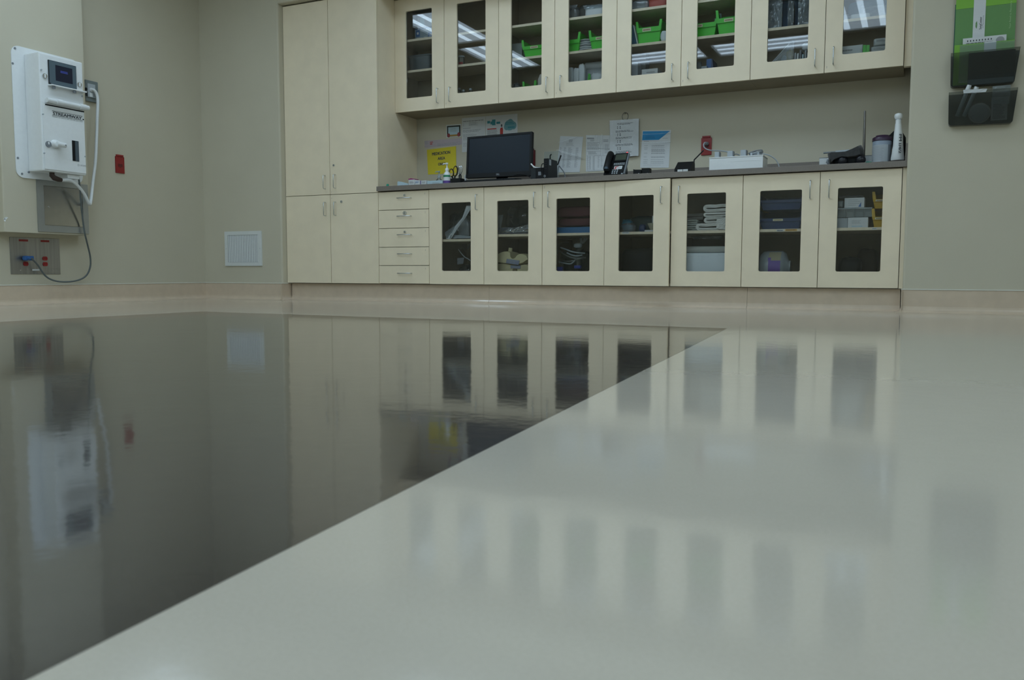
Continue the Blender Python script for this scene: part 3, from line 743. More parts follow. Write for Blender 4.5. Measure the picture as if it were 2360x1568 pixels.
# ------------------------------------------------------------------ right wall: two smoked file pockets
def pocket(label, tl, tr, br, bl, loc):
    t = thing('file_pocket', label, 'file holder', loc, 'smoked wall pockets')
    yb, yt = YB-0.050, YB-0.092
    P3 = lambda p, y: (p[0], y, p[1])
    f = MB()
    # front panel (outer and inner skin), bottom and two sides as one thin shell
    r = 0.016
    n = 5
    def outline(d):
        a = [(tl[0]+d, tl[1])]
        for k in range(n+1):
            q = k/n*PI/2; a.append((bl[0]+d+r-r*math.cos(q), bl[1]+d+r-r*math.sin(q)))
        for k in range(n+1):
            q = k/n*PI/2; a.append((br[0]-d-r+r*math.sin(q), br[1]+d+r-r*math.cos(q)))
        a.append((tr[0]-d, tr[1]))
        return a
    def yfr(z): return yb+(yt-yb)*(z-bl[1])/(tl[1]-bl[1])
    o, i_ = outline(0), outline(0.003)
    m_ = len(o)
    f.add([P3(p, yfr(p[1])) for p in o]+[P3(p, yfr(p[1])+0.003) for p in o], [tuple(range(m_)), tuple(range(2*m_-1, m_-1, -1))]+[(k, k+1, k+1+m_, k+m_) for k in range(m_-1)])
    f.build('front_panel', SMOKE, t)
    s = MB()
    s.add([P3(p, yfr(p[1])+0.0032) for p in o]+[P3(p, YB-0.0045) for p in o]+[P3(p, yfr(p[1])+0.0032) for p in i_]+[P3(p, YB-0.0045) for p in i_],
          [(k, k+1, k+1+m_, k+m_) for k in range(m_-1)]+[(k+2*m_, k+1+2*m_, k+1+3*m_, k+3*m_) for k in range(m_-1)])
    s.build('side_rim', SMOKE, t)
    MB().prism(outline(0.0), YB-0.0042, YB-0.0005, 'y').build('back_panel', SMOKE, t)
    return t
A = dict(tl=(4.0845, 1.5126), tr=(4.4326, 1.5127), br=(4.4148, 1.3220), bl=(4.0896, 1.3265))
B = dict(tl=(4.0819, 1.2898), tr=(4.4306, 1.2887), br=(4.4147, 1.0983), bl=(4.0868, 1.1049))
pocket('upper smoked plastic wall pocket holding green folders on the right wall', **A, loc=(4.24, YB, 1.31))
pocket('lower smoked plastic wall pocket holding a disc and wrapped tubes', **B, loc=(4.24, YB, 1.09))

def card(name, label, cat, x0, x1, z0, z1, y, th, m_, group=None, lean=0.0):
    """upright card or folder, lean = how far the top comes forward"""
    t = thing(name, label, cat, ((x0+x1)/2, y, z0), group)
    mb = MB()
    vs = [(x0, y, z0), (x1, y, z0), (x1, y-lean, z1), (x0, y-lean, z1), (x0, y+th, z0), (x1, y+th, z0), (x1, y+th-lean, z1), (x0, y+th-lean, z1)]
    mb.add(vs, [(0, 1, 2, 3), (7, 6, 5, 4), (4, 5, 1, 0), (5, 6, 2, 1), (6, 7, 3, 2), (7, 4, 0, 3)])
    mb.build('sheet', m_, t)
    return t, Patch((x0, y-lean, z1), (x1, y-lean, z1), (x1, y, z0), (x0, y, z0))
zb0 = 1.335
x0, x1, z0, z1 = 4.0804, 4.3857, 1.5186, 1.8036
card('report_folder', 'dark green folder showing at the left behind the lime folder in the upper pocket', 'folder', max(x0, A['bl'][0]+0.008), x1-0.03, zb0, z1, -0.074, 0.003, DKGREEN, lean=0.006)
x0, x1, z0, z1 = 4.0938, 4.4213, 1.5128, 1.7867
t, P = card('patient_folder', 'tall green folder with a white band and upright lettering in the upper pocket', 'folder', max(x0, A['bl'][0]+0.012), min(x1, A['br'][0]-0.008), zb0, 1.905, -0.084, 0.003, LIMED, lean=0.010)
def VZ(z): return (1.905-z)/(1.905-zb0)
mb = MB(); P.slab(mb, 0, VZ(1.905), 1, VZ(1.772), 0.0002, 0.0012); mb.build('lime_stripe', LIME, t)
mb = MB(); P.slab(mb, 0.30, 0, 0.50, VZ(1.52), 0.0014, 0.0024); mb.build('white_band', PAPER, t)
mb = MB(); P.text(mb, 'SurgCenter', 0.405, VZ(1.715), 0.455, VZ(1.645), 0.0028, 1, 0.02); P.text(mb, 'OF THE ROCKIES', 0.462, VZ(1.722), 0.475, VZ(1.650), 0.0028, 1); mb.build('band_lettering', INK, t)
mb = MB()
for k in range(7):
    a = PI*(0.15+0.7*k/6)
    P.poly(mb, [(0.372, VZ(1.672)), (0.372-0.028*math.sin(a)-0.006*math.cos(a), VZ(1.672+0.020*math.cos(a)-0.003)), (0.372-0.034*math.sin(a), VZ(1.672+0.022*math.cos(a))), (0.372-0.028*math.sin(a)+0.006*math.cos(a), VZ(1.672+0.020*math.cos(a)+0.003))], 0.0028)
mb.build('tree_emblem', LIMED, t)
mb = MB(); P.text(mb, 'Your Road to Recovery', 0.895, VZ(1.785), 0.933, VZ(1.632), 0.0016, 1); mb.build('cover_lettering', mat('pale_green_ink', (0.40, 0.55, 0.30), 0.6, direct=True), t)
x0, x1, z0, z1 = 4.1443, 4.3639, 1.5100, 1.5981
t, P = card('ruler_card', 'white ruler-like card with a row of marks in front of the tall green folder', 'card', x0, x1, zb0+0.01, z1, -0.098, 0.0015, PAPER, lean=0.010)
mb = MB()
for k in range(9): P.rect(mb, 0.10+0.068*k, 0.05, 0.125+0.068*k, 0.085)
P.lines(mb, 0.08, 0.70, 0.115, 0.14, 1, 0.5, 0.1); mb.build('scale_marks', INK, t)
mb = MB(); P.disc(mb, 0.86, 0.115, 0.10, 0.085); mb.build('grey_seal', INKG, t)
x0, x1, z0, z1 = 4.0995, 4.4189, 1.5055, 1.5616
t, P = card('patient_folder', 'short lime folder with a white tab in front inside the upper pocket', 'folder', max(x0, A['bl'][0]+0.012), min(x1, A['br'][0]-0.010), zb0, z1, -0.108, 0.003, LIME, lean=0.012)
mb = MB(); P.slab(mb, 0.50, -0.012, 0.70, 0.30, 0.0003, 0.0013); mb.build('white_tab', PAPER, t)
t, P = card('clear_sleeve', 'clear plastic sleeve over the short lime folder in the upper pocket', 'sleeve', x0+0.03, min(x1, A['br'][0])-0.01, zb0+0.01, z1-0.004, -0.1125, 0.0012, CLEARP, lean=0.012)
x0, x1, z0, z1 = 4.1772, 4.4229, 1.3301, 1.5200
card('dark_folder', 'dark grey folder filling the right of the upper smoked pocket', 'folder', x0, min(x1, A['br'][0])-0.004, zb0-0.006, zb0+0.172, -0.1145, 0.002, mat('dark_folder_card', (0.012, 0.020, 0.018), 0.6, direct=True), lean=0.016)
zc0 = 1.108
t = thing('disc', 'round grey disc seen through the lower smoked pocket', 'disc', (4.24, -0.09, zc0))
cx_, cz_ = 4.2461, 1.1680
MB().cyl((cx_, -0.092, cz_), (cx_, -0.098, cz_), 0.058, 36).build('disc_body', mat('grey_disc', (0.24, 0.25, 0.24), 0.5, direct=True), t)
MB().lathe([(0.050, 0), (0.050, -0.0015), (0.046, -0.0015)], (cx_, -0.098, cz_), 36, 'y').build('disc_rim', MGREY, t)
for i, (p0, p1, lab) in enumerate((((2206, 268), (2234, 197), 'wrapped white tube leaning leftmost in the lower smoked pocket'), ((2222, 268), (2251, 200), 'wrapped white tube leaning beside the disc in the lower smoked pocket'))):
    a = ((4.1319, 1.1602), (4.1681, 1.1575))[i]; b = ((4.1870, 1.3276), (4.2252, 1.3143))[i]
    t = thing('syringe_tube', lab, 'tube', (a[0], -0.085, a[1]), 'wrapped tubes in the lower pocket')
    MB().cyl((a[0], -0.082, a[1]), (b[0], -0.106, b[1]), 0.011, 12).build('barrel', FROST, t)
    d_ = Vector((b[0]-a[0], -0.024, b[1]-a[1])); e_ = Vector((a[0], -0.082, a[1]))
    MB().tube([e_+d_*0.80, e_+d_*1.02], [0.0125, 0.0125], 12).build('cap', WPLAS, t)
x0, x1, z0, z1 = 4.3053, 4.3880, 1.1316, 1.2544
t, P = card('info_card', 'grey printed card at the right inside the lower smoked pocket', 'card', x0, x1, z0-0.008, z1, -0.078, 0.0015, mat('grey_card', (0.30, 0.32, 0.33), 0.6, direct=True), lean=0.006)
mb = MB(); P.lines(mb, 0.12, 0.9, 0.06, 0.96, 14, 0.4, 0.3); mb.build('printed_text', INK, t)
tp = crumple(((4.1551, -0.1550, 1.2972)), ((4.2780, -0.1550, 1.2936)), ((4.2701, -0.1550, 1.2749)), ((4.1581, -0.1550, 1.2773)), 3, 0.002, 8, 3)
solo('tape_strip', tp, mat('white_tape', (0.55, 0.57, 0.57), 0.5, direct=True), 'white strip of torn tape across the top edge of the lower smoked pocket', 'tape')
tp = crumple(((4.3060, -0.1150, 1.3110)), ((4.3966, -0.1150, 1.3126)), ((4.3934, -0.1050, 1.2055)), ((4.3064, -0.1050, 1.2125)), 5, 0.004, 10, 8)
solo('poly_bag', tp, POLY, 'crumpled clear bag sticking out at the right of the lower smoked pocket', 'bag')
# ------------------------------------------------------------------ papers on the wall over the counter
def sheet(name, label, cat, tl, tr, br, bl, m_, y=0.5985, group='papers on the wall over the counter', th=0.0008):
    P = Patch(*[(p[0], y, p[1]) for p in (tl, tr, br, bl)])
    c = P.pt(0.5, 1.0)
    t = thing(name, label, cat, (c.x, y, c.z), group)
    mb = MB(); P.slab(mb, 0, 0, 1, 1, 0.0002, th); mb.build('sheet', m_, t)
    return t, P
def pr_(t, P, fn, m_, name='printed_text'):
    mb = MB(); fn(mb); mb.build(name, m_, t)
R5 = random.Random(5)
t, P = sheet('paper_sign', 'yellow paper sign reading MEDICATION AREA ONLY on the wall', 'sign', (0.0989, 1.2919), (0.3853, 1.3051), (0.3888, 1.0816), (0.1097, 1.0797), YELLOW)
def f(mb):
    P.text(mb, 'MEDICATION', 0.18, 0.14, 0.80, 0.255, 0.0018, 0, 0.07); P.text(mb, 'AREA', 0.37, 0.345, 0.62, 0.455, 0.0018, 0, 0.07); P.text(mb, 'ONLY', 0.375, 0.565, 0.625, 0.675, 0.0018, 0, 0.07)
pr_(t, P, f, INK, 'lettering')
t, P = sheet('paper_strip', 'long pale pink printed strip above the yellow sign', 'paper', (0.0750, 1.3689), (0.4441, 1.3701), (0.4440, 1.3153), (0.0772, 1.3083), PINKP)
def f(mb):
    for k in range(6): P.lines(mb, 0.01+0.33*(k > 2), (0.10 if k < 3 else 0.98), 0.08+0.16*(k), 0.18+0.16*(k), 1, 0.5, 0.2, R5)
    P.rect(mb, 0, 0.78, 1, 0.80)
pr_(t, P, f, INKG)
pr_(t, P, lambda mb: (P.rect(mb, 0.15, 0.22, 0.23, 0.32), P.rect(mb, 0.15, 0.45, 0.21, 0.58)), REDINK, 'red_print')
t, P = sheet('picture_card', 'small white framed card with a dark border and red fists printed on it', 'card', (0.2919, 1.4889), (0.4361, 1.4869), (0.4383, 1.3827), (0.2927, 1.3821), PAPER)
pr_(t, P, lambda mb: P.rect(mb, 0.05, 0.09, 0.95, 0.94), mat('dark_photo_print', (0.022, 0.032, 0.024), 0.5, direct=True), 'dark_border')
pr_(t, P, lambda mb: P.rect(mb, 0.13, 0.20, 0.86, 0.82, 0.0016), PALEBL, 'pale_panel')
pr_(t, P, lambda mb: (P.disc(mb, 0.16, 0.84, 0.10, 0.16, 0.0020), P.disc(mb, 0.83, 0.82, 0.10, 0.17, 0.0020)), mat('fist_red_print', (0.30, 0.05, 0.055), 0.6, direct=True), 'red_fist')
pr_(t, P, lambda mb: P.rect(mb, 0.25, 0.80, 0.74, 0.94, 0.0024), mat('ochre_print', (0.42, 0.24, 0.05), 0.6, direct=True), 'ochre_band')
pr_(t, P, lambda mb: P.lines(mb, 0.28, 0.72, 0.30, 0.62, 5, 0.3, 0.3, R5, off=0.0020), INKG)
t, P = sheet('notice_sheet', 'white typed notice left of the poster and partly behind the monitor', 'paper', (0.4433, 1.5335), (0.6664, 1.5332), (0.6663, 1.2524), (0.4438, 1.2510), PAPER)
def f(mb):
    P.lines(mb, 0.05, 0.92, 0.09, 0.13, 1, 0.6, 0.05, R5); P.lines(mb, 0.30, 0.70, 0.14, 0.25, 4, 0.45, 0.4, R5); P.lines(mb, 0.05, 0.10, 0.16, 0.26, 4, 0.4, 0.2, R5)
    P.lines(mb, 0.05, 0.4, 0.30, 0.33, 1, 0.5, 0.1, R5); P.lines(mb, 0.05, 0.88, 0.36, 0.44, 3, 0.45, 0.25, R5); P.lines(mb, 0.05, 0.66, 0.48, 0.66, 8, 0.35, 0.3, R5); P.lines(mb, 0.05, 0.6, 0.74, 0.86, 3, 0.3, 0.3, R5)
pr_(t, P, f, INKG)
t, P = sheet('poster', 'white poster with teal lettering, a teal cloud and a figure in red', 'poster', (0.6692, 1.5330), (0.9602, 1.5319), (0.9619, 1.2421), (0.6704, 1.2415), PAPER)
def f(mb):
    P.rect(mb, 0.05, 0.14, 0.14, 0.21); P.rect(mb, 0.15, 0.16, 0.20, 0.24); P.rect(mb, 0.20, 0.11, 0.31, 0.27); P.rect(mb, 0.34, 0.18, 0.46, 0.24)
pr_(t, P, f, TEALINK, 'teal_lettering')
def f(mb):
    for (u, v, a, b) in ((0.76, 0.30, 0.17, 0.15), (0.66, 0.34, 0.08, 0.10), (0.88, 0.32, 0.09, 0.11), (0.78, 0.22, 0.09, 0.09)): P.disc(mb, u, v, a, b, 0.0014+0.0002*u)
pr_(t, P, f, mat('soft_teal_print', (0.16, 0.34, 0.37), 0.7, direct=True), 'teal_cloud')
pr_(t, P, lambda mb: (P.lines(mb, 0.62, 0.92, 0.22, 0.30, 2, 0.6, 0.2, R5, off=0.002), P.lines(mb, 0.70, 0.92, 0.34, 0.40, 1, 0.8, 0.1, R5, off=0.002)), TEALINK, 'cloud_lettering')
pr_(t, P, lambda mb: (P.poly(mb, [(0.455, 0.40), (0.475, 0.355), (0.53, 0.345), (0.55, 0.40), (0.548, 0.56), (0.455, 0.56)], 0.0018), P.rect(mb, 0.05, 0.355, 0.34, 0.385)), REDINK, 'red_print')
pr_(t, P, lambda mb: (P.disc(mb, 0.505, 0.295, 0.024, 0.04, 0.0018), P.rect(mb, 0.468, 0.56, 0.497, 0.80, 0.0018), P.rect(mb, 0.508, 0.56, 0.538, 0.80, 0.0018)), INK, 'figure_print')
pr_(t, P, lambda mb: P.lines(mb, 0.05, 0.38, 0.40, 0.70, 12, 0.55, 0.1, R5), INKG)
t, P = sheet('notice_sheet', 'tilted white list sheet taped up right of the mini computer', 'paper', (1.3388, 1.3278), (1.5329, 1.3086), (1.5062, 1.0336), (1.3067, 1.0414), PAPER)
def f(mb):
    P.lines(mb, 0.40, 0.58, 0.09, 0.18, 3, 0.5, 0.15, R5); P.lines(mb, 0.30, 0.66, 0.19, 0.28, 3, 0.3, 0.2, R5)
    for u0, u1 in ((0.04, 0.15), (0.22, 0.34), (0.41, 0.60), (0.74, 0.88)): P.lines(mb, u0, u1, 0.31, 0.87, 26, 0.4, 0.5, R5)
pr_(t, P, f, INKG)
def strip(t, p0, p1, wd, name='tape'):
    """strip of clear tape between two points on the wall"""
    a, b = Vector(p0), Vector(p1); d = (b-a).normalized(); up = Vector((-d.z, 0, d.x))
    if up.z < 0: up = -up
    mb = MB(); rings = []; n = 14
    for k in range(n+1):
        c = a.lerp(b, k/n); w_ = wd*(0.82+0.25*noise.noise(c*40)); rings.append([tuple(c+up*(w_*math.sin(t_))+Vector((0, -1, 0))*(w_*0.62*(math.cos(t_)-0.5))) for t_ in [(-1.05+2.1*q/8) for q in range(9)]])
    mb.loft(rings, False, True, False)
    return mb.build(name, TAPE, t)
strip(t, (1.3281, 0.5400, 1.2096), (1.5375, 0.5900, 1.1446), 0.011); strip(t, (1.3359, 0.5560, 1.2690), (1.4839, 0.5920, 1.3137), 0.006)
t, P = sheet('form_sheet', 'ruled white form taped at the top beside the hanging sheet', 'paper', (1.5575, 1.3202), (1.7569, 1.3050), (1.7556, 1.0357), (1.5589, 1.0358), PAPER)
def f(mb):
    P.rect(mb, 0.04, 0.07, 0.34, 0.11)
    P.lines(mb, 0.18, 0.38, 0.13, 0.18, 2, 0.5, 0.2, R5); P.lines(mb, 0.72, 0.94, 0.12, 0.20, 2, 0.6, 0.1, R5)
    P.lines(mb, 0.05, 0.60, 0.20, 0.42, 7, 0.4, 0.3, R5); P.lines(mb, 0.78, 0.98, 0.25, 0.53, 11, 0.4, 0.3, R5); P.lines(mb, 0.1, 0.5, 0.46, 0.54, 3, 0.5, 0.3, R5)
    for v in (0.445, 0.555): P.rect(mb, 0.03, v, 0.62, v+0.006)
    for u in (0.615, 0.71): P.rect(mb, u, 0.25, u+0.008, 0.56)
    P.rect(mb, 0.34, 0.57, 0.36, 0.98); P.rect(mb, 0.34, 0.57, 0.97, 0.576); P.rect(mb, 0.04, 0.975, 0.97, 0.98)
    P.lines(mb, 0.04, 0.13, 0.58, 0.97, 18, 0.4, 0.3, R5); P.lines(mb, 0.14, 0.22, 0.58, 0.96, 20, 0.5, 0.3, R5); P.lines(mb, 0.29, 0.33, 0.58, 0.96, 26, 0.6, 0.1, R5)
    for u in (0.50, 0.64, 0.84): P.lines(mb, u, u+0.08, 0.60, 0.92, 8, 0.35, 0.6, R5)
pr_(t, P, f, INKG)
strip(t, (1.6450, 0.5930, 1.3200), (1.6454, 0.5930, 1.2815), 0.011); strip(t, (1.6899, 0.5930, 1.3170), (1.6800, 0.5930, 1.2392), 0.012); strip(t, (1.5644, 0.5940, 1.2195), (1.7620, 0.5940, 1.2043), 0.005)
t, P = sheet('hanging_sheet', 'white questionnaire in a clear sleeve hanging from a ring above the telephone', 'paper', (1.7590, 1.4143), (1.9915, 1.4123), (1.9928, 1.1337), (1.7649, 1.1315), PAPER, 0.585, th=0.006)
def f(mb):
    for v in (0.09, 0.29, 0.47, 0.66, 0.85):
        P.lines(mb, 0.26 if v < 0.1 else 0.20, 0.84, v, v+0.055, 2, 0.4, 0.25, R5, off=0.0064)
        for k in (0, 1):
            if v < 0.8: P.rect(mb, 0.26, v+0.08+0.04*k, 0.29, v+0.10+0.04*k, 0.0064); P.rect(mb, 0.34, v+0.08+0.04*k, 0.385, v+0.10+0.04*k, 0.0064)
pr_(t, P, f, INK)
rg = MB(); cr = Vector((1.8824, 0.5820, 1.4372))
rg.tube([(cr.x+0.024*math.cos(a), cr.y, cr.z+0.030*math.sin(a)) for a in [2*PI*k/24 for k in range(25)]], 0.0022, 6); rg.build('hanging_ring', mat('dull_steel', (0.17, 0.16, 0.145), 0.42, 0.9, direct=True), t)
MB().cyl((cr.x-0.004, 0.598, cr.z+0.028), (cr.x-0.004, 0.576, cr.z+0.028), 0.004, 8).build('wall_hook', MATS['dull_steel'], t)
sl = crumple(P.pt(-0.015, -0.01, 0.0085), P.pt(1.01, -0.01, 0.0085), P.pt(1.01, 1.01, 0.0085), P.pt(-0.015, 1.01, 0.0085), 4, 0.0022, 22, 26)
sl.build('clear_sleeve', SLEEVE, t)
t, P = sheet('info_sheet', 'white sheet with a slanted blue heading right of the telephone', 'paper', (2.0163, 1.3238), (2.2379, 1.3132), (2.2265, 1.0325), (2.0019, 1.0428), PAPER)
pr_(t, P, lambda mb: P.poly(mb, [(0.01, 0.26), (0.60, 0.255), (0.97, 0.025), (0.02, 0.02)]), BLUEP, 'blue_heading')
def f(mb):
    P.lines(mb, 0.73, 0.90, 0.21, 0.23, 1, 0.6, 0.0, R5); P.lines(mb, 0.08, 0.28, 0.28, 0.31, 1, 0.5, 0.2, R5)
    for v, n in ((0.40, 2), (0.46, 1), (0.50, 5), (0.60, 2), (0.70, 2), (0.78, 1), (0.83, 1), (0.87, 1)):
        P.lines(mb, 0.36, 0.85, v, v+0.017*n, n, 0.55, 0.1, R5); P.lines(mb, 0.10, 0.26, v, v+0.016, 1, 0.6, 0.3, R5)
    P.lines(mb, 0.11, 0.72, 0.925, 0.935, 1, 0.5, 0.0, R5)
pr_(t, P, f, INKG)
pr_(t, P, lambda mb: P.lines(mb, 0.12, 0.55, 0.14, 0.24, 3, 0.35, 0.3, R5, off=0.0016), mat('dark_blue_ink', (0.01, 0.14, 0.33), 0.6, direct=True), 'heading_text')
strip(t, (2.0136, 0.5350, 1.2238), (2.2431, 0.5920, 1.2237), 0.0055); strip(t, (2.0264, 0.5350, 1.2830), (2.2452, 0.5920, 1.2912), 0.005)

# red outlets on that wall
x0, x1, z0, z1 = 1.0249, 1.1217, 1.1031, 1.2425
red_outlet(((x0+x1)/2, AY, z0), 'dark red outlet cover half hidden behind the monitor', 'y', x0, x1, z0, z1, AY, material=DRED)
x0, x1, z0, z1 = 2.4702, 2.5474, 1.1111, 1.2507
red_outlet(((x0+x1)/2, AY, z0), 'red outlet cover with a grey plug in it above the white box', 'y', x0, x1, z0, z1, AY)
t = thing('charger_cable', 'grey plug and cable running from the red outlet to the white box', 'cable', (2.5143, 0.5800, 1.1893))
MB().lathe([(0.014, 0), (0.016, -0.010), (0.013, -0.026), (0.007, -0.034)], (2.5145, 0.5865, 1.1901), 14, 'y').build('plug', MGREY, t)
MB().tube([(2.5189, 0.5450, 1.1905), (2.5111, 0.5300, 1.1937), (2.5074, 0.5100, 1.1740), (2.5230, 0.4800, 1.1472), (2.5751, 0.4200, 1.1199), (2.6555, 0.3400, 1.1019), (2.7265, 0.2600, 1.0809), (2.7611, 0.2220, 1.0667)], 0.0045, 8, True, 6).build('cord', LGREY, t)

# ------------------------------------------------------------------ left end of the counter
def pbox(name, label, cat, pr, y, d, m_, group=None, bev=0.002, floor=CT, parts=None):
    x0, x1, z0, z1 = pr
    t = thing(name, label, cat, ((x0+x1)/2, y+d/2, floor), group)
    MB().box(x0, x1, y, y+d, floor+0.0003, z1, bev).build('body', m_, t)
    return t, Patch((x0, y, z1), (x1, y, z1), (x1, y, floor), (x0, y, floor)), (x0, x1, z1)
# pale blue open carton with a raised lid on the left
x0, x1, z0, z1 = 0.1067, 0.2104, 0.9396, 0.9769
t = thing('small_carton', 'pale blue open carton with a slanting side at the left end of the counter', 'box', ((x0+x1)/2, 0.16, CT), 'small cartons')
MB().prism([(x0, CT+0.0003), (x1, CT+0.0003), (x1, z1-0.022), (x0+0.35*(x1-x0), z1-0.005), (x0+0.05*(x1-x0), z1), (x0, z1-0.008)], 0.12, 0.123, 'y').build('front', PALEBL, t)
MB().prism([(x0, CT+0.0003), (x1, CT+0.0003), (x1, z1-0.022), (x0, z1-0.022)], 0.197, 0.20, 'y').build('back', PALEBL, t)
for x in (x0, x1-0.003): MB().box(x, x+0.003, 0.1232, 0.1968, CT+0.0003, z1-0.023).build('side', PALEBL, t)
t, P, q = pbox('small_carton', 'small white carton with a magenta lid beside the pale blue carton', 'box', (0.2193, 0.2763, 0.9420, 0.9834), 0.11, 0.06, PAPER, 'small cartons')
MB().prism([(q[0]-0.001, q[2]+0.0003), (q[1]+0.001, q[2]+0.0003), (q[1]+0.001, q[2]+0.005), (q[0]+0.4*(q[1]-q[0]), q[2]+0.011), (q[0]-0.001, q[2]+0.007)], 0.109, 0.171, 'y').build('lid', mat('magenta_card', (0.33, 0.03, 0.16), 0.6, direct=True), t)
mb = MB(); P.lines(mb, 0.15, 0.9, 0.25, 0.6, 3, 0.5, 0.3, R5); mb.build('printed_text', INKG, t)
t, P, q = pbox('small_carton', 'white carton with pale blue print between the magenta carton and the purple edged one', 'box', (0.2862, 0.3317, 0.9402, 0.9736), 0.10, 0.07, PAPER, 'small cartons')
mb = MB(); P.lines(mb, 0.1, 0.9, 0.2, 0.5, 2, 0.5, 0.3, R5); mb.build('printed_text', BLUEPL, t)
t, P, q = pbox('small_carton', 'white carton with a purple edge next to the flat pale blue box', 'box', (0.3358, 0.3919, 0.9410, 0.9705), 0.10, 0.07, PAPER, 'small cartons')
mb = MB(); P.rect(mb, 0.04, 0.02, 0.14, 0.98); mb.build('purple_edge', PURPLE, t)
mb = MB(); P.lines(mb, 0.3, 0.9, 0.2, 0.6, 3, 0.4, 0.3, R5); mb.build('printed_text', INKG, t)
t, P, q = pbox('small_carton', 'long flat pale blue box left of the white pump bottle', 'box', (0.3999, 0.5414, 0.9365, 0.9648), 0.10, 0.09, PALEBL, 'small cartons')
mb = MB(); P.lines(mb, 0.35, 0.95, 0.35, 0.75, 2, 0.3, 0.3, R5); mb.build('printed_text', INKG, t)
cp = MB().lathe([(0.010, 0.0003), (0.012, 0.004), (0.010, 0.022), (0.006, 0.026)], (0.0524, 0.06, CT), 12)
solo('bottle_cap', cp, TEAL, 'tiny teal cap on the counter next to the tall cabinet', 'cap')
def pump(name, label, c, r, h, body, m_body, m_head, hh=1.0):
    t = thing(name, label, 'bottle', c)
    x, y, z = c
    MB().lathe([(0.001, 0.0004), (r*0.92, 0.0004), (r, 0.006), (r, h*0.66), (r*0.93, h*0.78), (r*0.62, h*0.90), (r*0.42, h*0.95), (r*0.42, h)], c, 24).build('bottle_body', m_body, t)
    b = MB().lathe([(r*0.50, 0.0002), (r*0.50, 0.018*hh), (r*0.30, 0.022*hh), (r*0.17, 0.024*hh), (r*0.17, 0.048*hh), (r*0.36, 0.050*hh), (r*0.36, 0.062*hh), (0.001, 0.064*hh)], (x, y, z+h), 16).build('pump_head', m_head, t)
    MB().tube([(x-r*0.30, y-0.004, z+h+0.056*hh), (x-r*0.9, y-0.008, z+h+0.056*hh), (x-r*1.15, y-0.010, z+h+0.048*hh)], [0.0052, 0.0048, 0.0036], 8).build('spout', m_head, b)
    return t
cx_, cz_ = 0.5708, 1.0176
t = pump('pump_bottle', 'white pump bottle with green and purple labels before the yellow sign', (cx_, 0.12, CT), 0.0290, 0.112, None, WPLAS, WPLAS)
def wrap(t, name, c, r, z0, z1, a0, a1, m_):
    n = 12; mb = MB()
    A_ = [a0+(a1-a0)*k/n for k in range(n+1)]
    mb.loft([[(c[0]+r*math.cos(a), c[1]+r*math.sin(a), z) for a in A_] for z in (z0, z1)], False, True, False); mb.build(name, m_, t)
wrap(t, 'green_label', (cx_, 0.12), 0.0293, CT+0.062, CT+0.078, -PI*0.98, 0.02, GRNLAB)
wrap(t, 'purple_label', (cx_, 0.12), 0.0293, CT+0.012, CT+0.034, -PI*0.98, 0.02, PURPLE)
cx_, cz_ = 0.4282, 1.0368
pump('pump_bottle', 'small clear pump bottle behind the flat pale blue box', (cx_, 0.24, CT), 0.026, 0.075, None, CLEARP, FROST, 0.9)
# pen cup with scissors
cx_, cz_ = 0.6422, 0.9646
t = thing('desk_organiser', 'low black desk organiser holding scissors left of the monitor', 'organiser', (cx_, 0.15, CT))
x0, x1, z0, z1 = 0.6084, 0.6961, 0.9386, 0.9756
MB().frame(x0, x1, 0, 0, 0, 0, 0, 0, 0, 0) if False else None
for a, b, c, d in ((x0, x1, 0.110, 0.113), (x0, x1, 0.177, 0.180), (x0, x0+0.003, 0.1132, 0.1768), (x1-0.003, x1, 0.1132, 0.1768), ((x0+x1)/2-0.0015, (x0+x1)/2+0.0015, 0.1132, 0.1768)):
    MB().box(a, b, c, d, CT+0.0004, z1).build('wall', BLACK, t)
MB().box(x0, x1, 0.110, 0.180, CT+0.0003, CT+0.003).build('base', BLACK, t)
MB().box(x1+0.001, x1+0.066, 0.115, 0.175, CT+0.0003, CT+0.018, 0.003).build('tray', BLACK, t)
def scissors(label, rings, tip, m_out, m_in, y, blade):
    t = thing('scissors', label, 'scissors', tip, 'scissors in the organiser')
    for (c, rx, rz, tilt) in rings:
        c = Vector(c)
        pts = []
        for k in range(21):
            a = 2*PI*k/20; dx, dz = rx*math.cos(a), rz*math.sin(a)
            pts.append((c.x+dx*math.cos(tilt)-dz*math.sin(tilt), c.y, c.z+dx*math.sin(tilt)+dz*math.cos(tilt)))
        h = MB().tube(pts, 0.0052, 8).build('handle_ring', m_out, t)
        if m_in is not None:
            q = [((p[0]-c.x)*0.80+c.x, p[1], (p[2]-c.z)*0.86+c.z) for p in pts]
            MB().tube(q, 0.0046, 8).build('inner_grip', m_in, h)
        b = MB(); z_ = c.z-rz*0.95
        b.tube([(c.x+rz*0.9*math.sin(tilt), c.y, z_), (tip[0], c.y, tip[2]+0.035), (tip[0], c.y, tip[2])], [0.006, 0.005, 0.002], 6); b.build('blade', blade, t)
    return t
tipz = CT+0.004
scissors('yellow and black handled scissors standing in the black organiser', [((0.6036, 0.1350, 1.0227), 0.0175, 0.029, 0.10), ((0.6342, 0.1420, 1.0351), 0.0185, 0.038, -0.10)], (0.6260, 0.138, tipz), BLACK, mat('yellow_rubber', (0.55, 0.38, 0.03), 0.5, direct=True), 0.138, BLACKM)
scissors('plain steel scissors standing right of the yellow handled pair', [((0.6610, 0.1550, 1.0423), 0.0085, 0.030, -0.12), ((0.6745, 0.1580, 1.0454), 0.0085, 0.030, -0.12)], (0.6701, 0.156, tipz), CHROME, None, 0.156, CHROME)
